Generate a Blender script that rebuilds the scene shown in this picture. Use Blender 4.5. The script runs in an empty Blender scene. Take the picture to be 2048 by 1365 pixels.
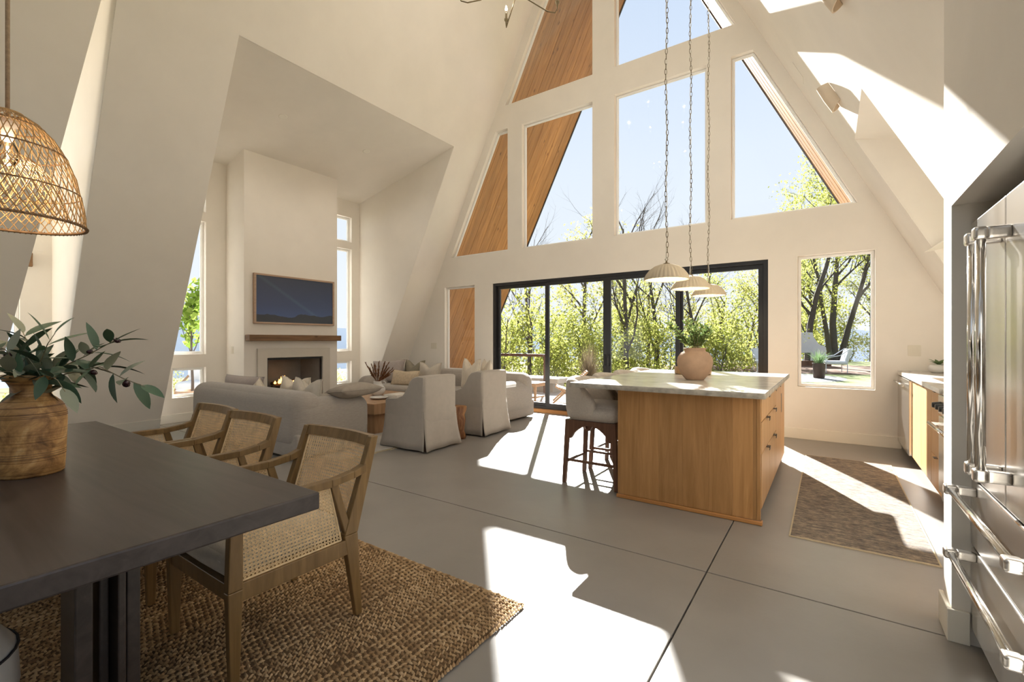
import bpy, bmesh, math, random
import numpy as np
from mathutils import Vector, Matrix, geometry, noise
random.seed(11)
rng = np.random.default_rng(5)
S = bpy.context.scene
COL = S.collection
R = math.radians

# ------------------------------------------------------------------ camera
cam = bpy.data.cameras.new('camera')
cam.sensor_width = 36.0
cam.lens = 919.6 / 2048 * 36.0
cam.clip_start = 0.05
cam.clip_end = 3000
cam_o = bpy.data.objects.new('camera', cam)
COL.objects.link(cam_o)
cam_o.location = (0, 0, 1.26)
cam_o.rotation_euler = (R(90), 0, R(34.58))
S.camera = cam_o

# ------------------------------------------------------------------ sky, sun, exposure
SUN_EL = R(29.9)
SUN_AZ = math.atan2(-0.464, 0.886)          # the sun stands towards (-0.464, 0.886)
w = bpy.data.worlds.new('sky')
S.world = w
w.use_nodes = True
nt = w.node_tree
bg = nt.nodes['Background']
# clear spring sky: pale at the horizon, bluer towards the zenith, the same all round
tcw = nt.nodes.new('ShaderNodeTexCoord')
spw = nt.nodes.new('ShaderNodeSeparateXYZ')
nt.links.new(tcw.outputs['Generated'], spw.inputs[0])
rw = nt.nodes.new('ShaderNodeValToRGB')
rw.color_ramp.elements[0].position = 0.0
rw.color_ramp.elements[0].color = (0.93, 0.96, 1.0, 1)
rw.color_ramp.elements[1].position = 1.0
rw.color_ramp.elements[1].color = (0.42, 0.60, 0.92, 1)
e = rw.color_ramp.elements.new(0.35)
e.color = (0.80, 0.88, 1.0, 1)
nt.links.new(spw.outputs['Z'], rw.inputs[0])
nt.links.new(rw.outputs[0], bg.inputs[0])
bg.inputs[1].default_value = 1.03
sl = bpy.data.lights.new('sun', 'SUN')
sl.energy = 27.5
sl.angle = R(0.7)
sl.color = (1.0, 0.97, 0.93)
sun = bpy.data.objects.new('sun', sl)
COL.objects.link(sun)
sd = Vector((0.464 * math.cos(SUN_EL), -0.886 * math.cos(SUN_EL), -math.sin(SUN_EL)))
sun.rotation_euler = sd.to_track_quat('-Z', 'Y').to_euler()
sun.location = (-20, 40, 30)
vs = S.view_settings
vs.view_transform = 'Standard'
vs.look = 'None'
vs.gamma = 1.0
vs.use_curve_mapping = False
vs.exposure = 0.06
S.cycles.max_bounces = 8
S.cycles.diffuse_bounces = 6
S.cycles.transparent_max_bounces = 12
S.cycles.glossy_bounces = 3
S.cycles.caustics_reflective = False
S.cycles.caustics_refractive = False
S.cycles.sample_clamp_indirect = 6.0

# ------------------------------------------------------------------ materials
def new_mat(name):
    m = bpy.data.materials.new(name)
    m.use_nodes = True
    n = m.node_tree.nodes
    return m, m.node_tree, n, n['Principled BSDF']

def N(nt, typ, **k):
    n = nt.nodes.new(typ)
    for a, b in k.items():
        if a == 'i':
            for kk, vv in b.items():
                n.inputs[kk].default_value = vv
        else:
            setattr(n, a, b)
    return n

def ramp(nt, fac, stops):
    r = N(nt, 'ShaderNodeValToRGB')
    el = r.color_ramp.elements
    while len(el) < len(stops):
        el.new(0.5)
    for e, (p, c) in zip(el, stops):
        e.position = p
        e.color = (c[0], c[1], c[2], 1)
    nt.links.new(fac, r.inputs[0])
    return r

def plain(name, col, rough=0.6, metal=0.0, var=0.08, scale=6.0, bump=0.0, bscale=60.0, spec=0.5, obj_var=0.0, sheen=0.0, stretch=(1, 1, 1), coat=0.0):
    """a procedural surface: base colour mottled by noise, fine relief by a second noise"""
    m, nt, n, b = new_mat(name)
    tc = N(nt, 'ShaderNodeTexCoord')
    mp = N(nt, 'ShaderNodeMapping')
    mp.inputs['Scale'].default_value = stretch
    nt.links.new(tc.outputs['Object'], mp.inputs[0])
    nz = N(nt, 'ShaderNodeTexNoise', i={'Scale': scale, 'Detail': 5.0, 'Roughness': 0.6})
    nt.links.new(mp.outputs[0], nz.inputs['Vector'])
    lo = [max(0, c * (1 - var)) for c in col]
    hi = [min(1, c * (1 + var)) for c in col]
    r = ramp(nt, nz.outputs[0], [(0.3, lo), (0.7, hi)])
    out = r.outputs[0]
    if obj_var:
        oi = N(nt, 'ShaderNodeObjectInfo')
        mr = N(nt, 'ShaderNodeMapRange', i={'To Min': 1 - obj_var, 'To Max': 1 + obj_var})
        nt.links.new(oi.outputs['Random'], mr.inputs[0])
        mx = N(nt, 'ShaderNodeVectorMath', operation='SCALE')
        nt.links.new(out, mx.inputs[0])
        nt.links.new(mr.outputs[0], mx.inputs['Scale'])
        out = mx.outputs[0]
    nt.links.new(out, b.inputs['Base Color'])
    b.inputs['Roughness'].default_value = rough
    b.inputs['Metallic'].default_value = metal
    b.inputs['Specular IOR Level'].default_value = spec
    b.inputs['Sheen Weight'].default_value = sheen
    b.inputs['Coat Weight'].default_value = coat
    if bump:
        n2 = N(nt, 'ShaderNodeTexNoise', i={'Scale': bscale, 'Detail': 3.0})
        nt.links.new(mp.outputs[0], n2.inputs['Vector'])
        bp = N(nt, 'ShaderNodeBump', i={'Strength': bump, 'Distance': 0.01})
        nt.links.new(n2.outputs[0], bp.inputs['Height'])
        nt.links.new(bp.outputs[0], b.inputs['Normal'])
    return m

def wood(name, dark, light, rough=0.45, axis='z', scale=3.0, obj_var=0.15, knots=False, bump=0.1, spec=0.4, roty=0.0):
    m, nt, n, b = new_mat(name)
    tc = N(nt, 'ShaderNodeTexCoord')
    oi = N(nt, 'ShaderNodeObjectInfo')
    off = N(nt, 'ShaderNodeVectorMath', operation='SCALE')
    off.inputs[0].default_value = (37.0, 23.0, 51.0)
    nt.links.new(oi.outputs['Random'], off.inputs['Scale'])
    ad = N(nt, 'ShaderNodeVectorMath', operation='ADD')
    rm = N(nt, 'ShaderNodeMapping')
    rm.inputs['Rotation'].default_value = (0, roty, 0)
    nt.links.new(tc.outputs['Object'], rm.inputs[0])
    nt.links.new(rm.outputs[0], ad.inputs[0])
    nt.links.new(off.outputs[0], ad.inputs[1])
    mp = N(nt, 'ShaderNodeMapping')
    s = [9.0, 9.0, 9.0]
    s['xyz'.index(axis)] = 0.7
    mp.inputs['Scale'].default_value = s
    nt.links.new(ad.outputs[0], mp.inputs[0])
    nz = N(nt, 'ShaderNodeTexNoise', i={'Scale': scale, 'Detail': 6.0, 'Roughness': 0.62, 'Distortion': 0.8})
    nt.links.new(mp.outputs[0], nz.inputs['Vector'])
    r = ramp(nt, nz.outputs[0], [(0.32, dark), (0.52, [(a + c) / 2 for a, c in zip(dark, light)]), (0.7, light)])
    mr = N(nt, 'ShaderNodeMapRange', i={'To Min': 1 - obj_var, 'To Max': 1 + obj_var})
    nt.links.new(oi.outputs['Random'], mr.inputs[0])
    mx = N(nt, 'ShaderNodeVectorMath', operation='SCALE')
    nt.links.new(r.outputs[0], mx.inputs[0])
    nt.links.new(mr.outputs[0], mx.inputs['Scale'])
    out = mx.outputs[0]
    if knots:
        vo = N(nt, 'ShaderNodeTexVoronoi', i={'Scale': 2.6})
        mp2 = N(nt, 'ShaderNodeMapping')
        s2 = [2.2, 2.2, 2.2]
        s2['xyz'.index(axis)] = 1.0
        mp2.inputs['Scale'].default_value = s2
        nt.links.new(ad.outputs[0], mp2.inputs[0])
        nt.links.new(mp2.outputs[0], vo.inputs['Vector'])
        kr = ramp(nt, vo.outputs['Distance'], [(0.05, (0.3, 0.2, 0.15)), (0.13, (1, 1, 1))])
        mm = N(nt, 'ShaderNodeVectorMath', operation='MULTIPLY')
        nt.links.new(out, mm.inputs[0])
        nt.links.new(kr.outputs[0], mm.inputs[1])
        out = mm.outputs[0]
    nt.links.new(out, b.inputs['Base Color'])
    b.inputs['Roughness'].default_value = rough
    b.inputs['Specular IOR Level'].default_value = spec
    if bump:
        bp = N(nt, 'ShaderNodeBump', i={'Strength': bump, 'Distance': 0.004})
        nt.links.new(nz.outputs[0], bp.inputs['Height'])
        nt.links.new(bp.outputs[0], b.inputs['Normal'])
    return m

def emit(name, col, strength):
    m, nt, n, b = new_mat(name)
    b.inputs['Base Color'].default_value = (*col, 1)
    b.inputs['Emission Color'].default_value = (*col, 1)
    b.inputs['Emission Strength'].default_value = strength
    return m

def glass_mat(name, tint=(0.97, 0.98, 0.98), refl=1.0):
    m, nt, n, b = new_mat(name)
    n.remove(b)
    o = n['Material Output']
    tr = N(nt, 'ShaderNodeBsdfTransparent')
    tr.inputs[0].default_value = (*tint, 1)
    gl = N(nt, 'ShaderNodeBsdfGlossy')
    gl.inputs['Roughness'].default_value = 0.0
    fr = N(nt, 'ShaderNodeFresnel', i={'IOR': 1.45})
    mu = N(nt, 'ShaderNodeMath', operation='MULTIPLY')
    mu.inputs[1].default_value = refl
    nt.links.new(fr.outputs[0], mu.inputs[0])
    mx = N(nt, 'ShaderNodeMixShader')
    nt.links.new(mu.outputs[0], mx.inputs[0])
    nt.links.new(tr.outputs[0], mx.inputs[1])
    nt.links.new(gl.outputs[0], mx.inputs[2])
    nt.links.new(mx.outputs[0], o.inputs[0])
    return m

def leaf_mat(name, c1, c2, trans=0.5):
    m, nt, n, b = new_mat(name)
    n.remove(b)
    o = n['Material Output']
    geo = N(nt, 'ShaderNodeNewGeometry')
    r = ramp(nt, geo.outputs['Random Per Island'], [(0.0, c1), (1.0, c2)])
    d = N(nt, 'ShaderNodeBsdfDiffuse')
    t = N(nt, 'ShaderNodeBsdfTranslucent')
    mx = N(nt, 'ShaderNodeMixShader')
    mx.inputs[0].default_value = trans
    nt.links.new(r.outputs[0], d.inputs[0])
    nt.links.new(r.outputs[0], t.inputs[0])
    nt.links.new(d.outputs[0], mx.inputs[1])
    nt.links.new(t.outputs[0], mx.inputs[2])
    nt.links.new(mx.outputs[0], o.inputs[0])
    return m

M = {}
M['wall'] = plain('wall_plaster', (0.82, 0.770, 0.695), 0.85, var=0.03, scale=1.6, bump=0.04, bscale=14, spec=0.2)
M['trim'] = plain('trim_paint', (0.84, 0.80, 0.71), 0.5, var=0.01, spec=0.3)
M['vinyl'] = plain('window_vinyl', (0.86, 0.85, 0.82), 0.4, var=0.01)
M['concrete'] = plain('polished_concrete', (0.29, 0.270, 0.244), 0.36, var=0.10, scale=1.1, bump=0.03, bscale=40, spec=0.42)
M['joint'] = plain('joint_dark', (0.10, 0.09, 0.08), 0.9)
M['black'] = plain('black_aluminium', (0.018, 0.018, 0.02), 0.35, var=0.05)
M['glass'] = glass_mat('window_glass', refl=0.25)
for _s, _a in (('soffit-1', -R(26.565)), ('soffit1', R(26.565))):
    M[_s] = wood('soffit_pine', (0.24, 0.105, 0.030), (0.43, 0.215, 0.072), 0.5, axis='z', scale=2.0, obj_var=0.14, knots=True, roty=_a)
M['fascia'] = plain('fascia_dark', (0.03, 0.03, 0.035), 0.5)
M['oak'] = wood('oak_veneer', (0.33, 0.17, 0.060), (0.47, 0.26, 0.105), 0.42, axis='z', scale=2.6, obj_var=0.24)
M['oaklight'] = wood('oak_light', (0.52, 0.30, 0.13), (0.64, 0.40, 0.19), 0.42, axis='z', scale=2.2, obj_var=0.06)
M['base_oak'] = wood('oak_trim', (0.42, 0.19, 0.06), (0.52, 0.26, 0.09), 0.4, axis='x', scale=2.2)
M['stone'] = plain('quartzite', (0.56, 0.53, 0.48), 0.22, var=0.22, scale=5, spec=0.6)
M['stone_side'] = plain('quartzite_rough', (0.40, 0.37, 0.31), 0.5, var=0.35, scale=14, bump=0.25, bscale=40)
M['table'] = wood('dark_stained_oak', (0.030, 0.022, 0.019), (0.060, 0.046, 0.040), 0.38, axis='x', scale=2.0, obj_var=0.1, bump=0.06, spec=0.45)
M['chairwood'] = wood('walnut_stain', (0.145, 0.085, 0.030), (0.255, 0.155, 0.060), 0.4, axis='z', scale=2.4, obj_var=0.08)
M['cane'] = plain('cane', (0.80, 0.60, 0.34), 0.5, var=0.18, scale=30)
M['linen'] = plain('linen_seat', (0.55, 0.51, 0.45), 0.9, var=0.06, scale=30, bump=0.2, bscale=260, sheen=0.2)
M['sofa'] = plain('sofa_chenille', (0.37, 0.33, 0.285), 0.95, var=0.10, scale=20, bump=0.35, bscale=120, sheen=0.3, stretch=(1, 1, 6))
M['slip'] = plain('slipcover_linen', (0.43, 0.385, 0.33), 0.92, var=0.04, scale=16, bump=0.12, bscale=220, sheen=0.15)
M['boucle'] = plain('boucle', (0.55, 0.49, 0.42), 0.95, var=0.08, scale=60, bump=0.6, bscale=170, sheen=0.3)
M['stoolwood'] = wood('stool_walnut', (0.11, 0.052, 0.032), (0.20, 0.10, 0.058), 0.4, axis='z', obj_var=0.06)
M['jute'] = plain('jute_fibre', (0.36, 0.23, 0.115), 0.9, var=0.45, scale=5, bump=0.3, bscale=300)
M['jute_base'] = plain('jute_backing', (0.12, 0.07, 0.03), 0.95)
M['rattan'] = plain('rattan', (0.46, 0.27, 0.10), 0.55, var=0.35, scale=24)
M['rattan_dark'] = plain('rattan_binding', (0.22, 0.12, 0.05), 0.6, var=0.3, scale=24)
M['rope'] = plain('rope_cord', (0.42, 0.30, 0.19), 0.9, var=0.2, scale=80)
M['steel'] = plain('stainless_steel', (0.62, 0.59, 0.55), 0.24, 1.0, var=0.04, scale=3, stretch=(1, 1, 0.05))
M['chrome'] = plain('polished_steel', (0.72, 0.70, 0.67), 0.12, 1.0, var=0.01)
M['bronze'] = plain('satin_bronze', (0.20, 0.155, 0.09), 0.4, 0.9, var=0.05)
M['pull'] = plain('black_nickel', (0.10, 0.095, 0.09), 0.3, 0.9)
M['ceramic'] = plain('white_ceramic', (0.72, 0.70, 0.66), 0.35, var=0.05)
M['shade'] = plain('fluted_shade', (0.66, 0.55, 0.39), 0.7, var=0.04)
M['sconce'] = plain('plaster_sconce', (0.62, 0.51, 0.38), 0.8, var=0.03)
M['terra'] = plain('clay_pot', (0.40, 0.265, 0.175), 0.85, var=0.16, scale=7, bump=0.2, bscale=24)
M['traywood'] = wood('tray_oak', (0.42, 0.24, 0.10), (0.56, 0.36, 0.18), 0.45, axis='x')
M['clear'] = glass_mat('clear_glass', (0.98, 0.98, 0.98), 1.6)
M['beam'] = wood('reclaimed_mantel', (0.13, 0.065, 0.028), (0.29, 0.16, 0.075), 0.6, axis='y', scale=2.2, bump=0.3, knots=True)
M['frame_tan'] = wood('tv_frame_wood', (0.34, 0.23, 0.16), (0.44, 0.31, 0.22), 0.45, axis='y')
M['surround'] = plain('fireplace_plaster', (0.62, 0.57, 0.49), 0.8, var=0.03)
M['firebox'] = plain('firebox_panel', (0.23, 0.215, 0.19), 0.8, var=0.08)
M['soot'] = plain('firebox_black', (0.015, 0.014, 0.013), 0.6)
M['log'] = plain('charred_log', (0.06, 0.035, 0.02), 0.95, var=0.5, scale=20, bump=0.5)
M['flame'] = emit('flame', (1.0, 0.42, 0.10), 6.0)
M['stump'] = wood('stump_wood', (0.15, 0.055, 0.018), (0.50, 0.27, 0.11), 0.5, axis='z', scale=1.6, obj_var=0.0, knots=True, bump=0.4)
M['coffee'] = wood('coffee_table_ash', (0.30, 0.165, 0.08), (0.47, 0.29, 0.16), 0.5, axis='z', scale=1.6, obj_var=0.12)
M['dried'] = plain('dried_flower', (0.16, 0.065, 0.022), 0.9, var=0.5, scale=30)
M['book'] = plain('book_cover', (0.72, 0.68, 0.62), 0.6, var=0.03)
M['page'] = plain('book_pages', (0.80, 0.77, 0.70), 0.8, var=0.05, scale=80)
M['cream'] = plain('cream_pillow', (0.70, 0.62, 0.50), 0.92, var=0.06, scale=24, bump=0.2, bscale=200, sheen=0.15)
M['mauve'] = plain('mauve_pillow', (0.40, 0.345, 0.315), 0.92, var=0.06, scale=24, bump=0.2, bscale=200, sheen=0.15)
M['taupe'] = plain('taupe_pillow', (0.37, 0.32, 0.265), 0.92, var=0.06, scale=24, bump=0.2, bscale=200)
M['olive'] = plain('olive_pillow', (0.27, 0.235, 0.17), 0.92, var=0.08, scale=24, bump=0.2, bscale=200)
M['oat'] = plain('oat_pillow', (0.56, 0.505, 0.425), 0.92, var=0.06, scale=24, bump=0.2, bscale=200)
M['lumbar'] = plain('lumbar_pillow', (0.60, 0.49, 0.345), 0.92, var=0.14, scale=30, bump=0.2, bscale=200)
M['pipe'] = plain('piping', (0.74, 0.70, 0.63), 0.9)
M['oliveleaf'] = plain('olive_leaf', (0.06, 0.11, 0.06), 0.5, var=0.3, scale=3, obj_var=0.35)
M['olivepale'] = plain('olive_leaf_underside', (0.25, 0.27, 0.19), 0.65, var=0.15, scale=3, obj_var=0.25)
M['twig'] = plain('olive_twig', (0.22, 0.19, 0.11), 0.8, var=0.2)
M['olivefruit'] = plain('olive_fruit', (0.035, 0.010, 0.014), 0.25, var=0.4, scale=30)
M['pottedleaf'] = leaf_mat('potted_branch_leaf', (0.06, 0.10, 0.03), (0.16, 0.20, 0.07), 0.35)
M['livingrug'] = plain('wool_rug', (0.50, 0.47, 0.43), 0.95, var=0.10, scale=5, bump=0.4, bscale=150)
M['fringe'] = plain('rug_fringe', (0.52, 0.44, 0.30), 0.95, var=0.1)
M['bark'] = plain('bark', (0.075, 0.062, 0.055), 0.95, var=0.3, scale=8)
M['leafA'] = leaf_mat('spring_leaf', (0.24, 0.28, 0.05), (0.48, 0.48, 0.15), 0.62)
M['leafB'] = leaf_mat('mid_leaf', (0.14, 0.24, 0.03), (0.34, 0.44, 0.10), 0.6)
M['leafC'] = leaf_mat('yellow_leaf', (0.34, 0.35, 0.08), (0.56, 0.52, 0.19), 0.62)
M['patio'] = plain('patio_concrete', (0.50, 0.47, 0.43), 0.9, var=0.06, scale=2)
M['ground'] = plain('ground_leaf_litter', (0.20, 0.17, 0.075), 0.95, var=0.6, scale=0.6)
M['pad'] = plain('garden_concrete', (0.27, 0.26, 0.245), 0.9, var=0.06, scale=2)
M['lawn'] = plain('lawn', (0.17, 0.20, 0.05), 0.95, var=0.3, scale=2.0)
M['mulch'] = plain('mulch', (0.16, 0.085, 0.05), 0.95, var=0.4, scale=6)
M['hill'] = plain('far_hills', (0.84, 0.89, 0.93), 1.0, var=0.15, scale=0.01)  # distance haze is painted into this pale colour
M['teak'] = wood('teak', (0.30, 0.17, 0.085), (0.46, 0.29, 0.16), 0.6, axis='x')
M['corten'] = plain('rail_brown', (0.14, 0.075, 0.055), 0.6)
M['outwhite'] = plain('painted_white', (0.60, 0.62, 0.66), 0.6, var=0.03)
M['planter'] = plain('brown_planter', (0.06, 0.035, 0.026), 0.6, var=0.3)
M['blade'] = leaf_mat('grass_blade', (0.08, 0.17, 0.05), (0.30, 0.38, 0.22), 0.4)
M['plume'] = leaf_mat('dry_plume', (0.12, 0.09, 0.055), (0.24, 0.19, 0.125), 0.3)
M['knob'] = plain('black_knob', (0.015, 0.015, 0.016), 0.35)
M['bulbglass'] = glass_mat('bulb_glass', (1.0, 0.97, 0.92), 1.0)
M['bulb'] = emit('bulb_filament', (1.0, 0.72, 0.40), 40.0)
M['candle'] = emit('candle_bulb', (1.0, 0.86, 0.66), 4.0)
M['lamp_lens'] = emit('downlight_lens', (1.0, 0.9, 0.75), 0.5)
M['plate'] = plain('switch_plate', (0.72, 0.67, 0.56), 0.45, var=0.01)
M['weave'] = plain('woven_rope', (0.56, 0.42, 0.24), 0.8, var=0.2, scale=40)

# television picture: a night sky over hills
def screen_mat():
    m, nt, n, b = new_mat('screen_picture')
    tc = N(nt, 'ShaderNodeTexCoord')
    sp = N(nt, 'ShaderNodeSeparateXYZ')
    nt.links.new(tc.outputs['Object'], sp.inputs[0])
    nz = N(nt, 'ShaderNodeTexNoise', noise_dimensions='1D', i={'Scale': 2.3, 'Detail': 3.0})
    nt.links.new(sp.outputs['Y'], nz.inputs['W'])
    h = N(nt, 'ShaderNodeMath', operation='MULTIPLY_ADD')
    h.inputs[1].default_value = 0.22
    h.inputs[2].default_value = 0.02
    nt.links.new(nz.outputs[0], h.inputs[0])
    gt = N(nt, 'ShaderNodeMath', operation='LESS_THAN')
    nt.links.new(sp.outputs['Z'], gt.inputs[0])
    nt.links.new(h.outputs[0], gt.inputs[1])
    vr = N(nt, 'ShaderNodeMapRange', i={'From Min': 0.0, 'From Max': 0.82})
    nt.links.new(sp.outputs['Z'], vr.inputs[0])
    r = ramp(nt, vr.outputs[0], [(0.0, (0.035, 0.065, 0.15)), (0.35, (0.03, 0.045, 0.09)), (1.0, (0.027, 0.032, 0.045))])
    # pale green arc of light
    dx = N(nt, 'ShaderNodeMath', operation='MULTIPLY_ADD')
    dx.inputs[1].default_value = 0.62
    dx.inputs[2].default_value = 0.44
    nt.links.new(sp.outputs['Y'], dx.inputs[0])
    sm = N(nt, 'ShaderNodeMath', operation='ADD')
    nt.links.new(dx.outputs[0], sm.inputs[0])
    nt.links.new(sp.outputs['Z'], sm.inputs[1])
    df = N(nt, 'ShaderNodeMath', operation='SUBTRACT')
    df.inputs[1].default_value = 0.80
    nt.links.new(sm.outputs[0], df.inputs[0])
    ab = N(nt, 'ShaderNodeMath', operation='ABSOLUTE')
    nt.links.new(df.outputs[0], ab.inputs[0])
    ar = ramp(nt, ab.outputs[0], [(0.0, (0.010, 0.022, 0.02)), (0.05, (0, 0, 0))])
    sc = N(nt, 'ShaderNodeVectorMath', operation='ADD')
    nt.links.new(r.outputs[0], sc.inputs[0])
    nt.links.new(ar.outputs[0], sc.inputs[1])
    mx = N(nt, 'ShaderNodeMix', data_type='RGBA')
    nt.links.new(gt.outputs[0], mx.inputs['Factor'])
    nt.links.new(sc.outputs[0], mx.inputs[6])
    mx.inputs[7].default_value = (0.022, 0.026, 0.032, 1)
    nt.links.new(mx.outputs[2], b.inputs['Base Color'])
    nt.links.new(mx.outputs[2], b.inputs['Emission Color'])
    b.inputs['Emission Strength'].default_value = 0.3
    b.inputs['Roughness'].default_value = 0.35
    return m
M['screen'] = screen_mat()

# kitchen runner: faded ornamental weave in charcoal, tan and ivory
def runner_mat():
    m, nt, n, b = new_mat('faded_runner')
    tc = N(nt, 'ShaderNodeTexCoord')
    mp = N(nt, 'ShaderNodeMapping')
    mp.inputs['Scale'].default_value = (3.2, 7.0, 1)
    nt.links.new(tc.outputs['Object'], mp.inputs[0])
    a = N(nt, 'ShaderNodeTexNoise', i={'Scale': 5.0, 'Detail': 9.0, 'Roughness': 0.8})
    nt.links.new(mp.outputs[0], a.inputs['Vector'])
    ra = ramp(nt, a.outputs[0], [(0.36, (0.075, 0.068, 0.070)), (0.47, (0.155, 0.137, 0.125)), (0.56, (0.26, 0.22, 0.175)), (0.68, (0.42, 0.375, 0.305))])
    v = N(nt, 'ShaderNodeTexVoronoi', i={'Scale': 9.0})
    nt.links.new(tc.outputs['Object'], v.inputs['Vector'])
    rv = ramp(nt, v.outputs['Distance'], [(0.15, (0.8, 0.75, 0.72)), (0.5, (1.12, 1.08, 1.0))])
    mu = N(nt, 'ShaderNodeVectorMath', operation='MULTIPLY')
    nt.links.new(ra.outputs[0], mu.inputs[0])
    nt.links.new(rv.outputs[0], mu.inputs[1])
    nt.links.new(mu.outputs[0], b.inputs['Base Color'])
    b.inputs['Roughness'].default_value = 0.95
    bp = N(nt, 'ShaderNodeBump', i={'Strength': 0.3, 'Distance': 0.004})
    nt.links.new(a.outputs[0], bp.inputs['Height'])
    nt.links.new(bp.outputs[0], b.inputs['Normal'])
    return m
M['runner'] = runner_mat()

# turned wooden jar: honey wood, dark weathered blotches and burnt rings
def jar_mat():
    m, nt, n, b = new_mat('weathered_turned_wood')
    tc = N(nt, 'ShaderNodeTexCoord')
    a = N(nt, 'ShaderNodeTexNoise', i={'Scale': 9.0, 'Detail': 7.0, 'Roughness': 0.65, 'Distortion': 1.0})
    nt.links.new(tc.outputs['Object'], a.inputs['Vector'])
    ra = ramp(nt, a.outputs[0], [(0.30, (0.07, 0.030, 0.010)), (0.43, (0.33, 0.165, 0.055)), (0.55, (0.58, 0.32, 0.11)), (0.72, (0.80, 0.56, 0.28))])
    mp = N(nt, 'ShaderNodeMapping')
    mp.inputs['Scale'].default_value = (0.6, 0.6, 70)
    nt.links.new(tc.outputs['Object'], mp.inputs[0])
    g = N(nt, 'ShaderNodeTexNoise', i={'Scale': 1.6, 'Detail': 2.0})
    nt.links.new(mp.outputs[0], g.inputs['Vector'])
    rg = ramp(nt, g.outputs[0], [(0.33, (0.45, 0.36, 0.30)), (0.45, (1, 1, 1))])
    mu = N(nt, 'ShaderNodeVectorMath', operation='MULTIPLY')
    nt.links.new(ra.outputs[0], mu.inputs[0])
    nt.links.new(rg.outputs[0], mu.inputs[1])
    nt.links.new(mu.outputs[0], b.inputs['Base Color'])
    b.inputs['Roughness'].default_value = 0.5
    bp = N(nt, 'ShaderNodeBump', i={'Strength': 0.35, 'Distance': 0.004})
    nt.links.new(g.outputs[0], bp.inputs['Height'])
    nt.links.new(bp.outputs[0], b.inputs['Normal'])
    return m
M['jar'] = jar_mat()

# ------------------------------------------------------------------ mesh builders
def wm(o):
    m = Matrix.LocRotScale(o.location, o.rotation_euler, o.scale)
    return m if o.parent is None else wm(o.parent) @ o.matrix_parent_inverse @ m

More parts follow.
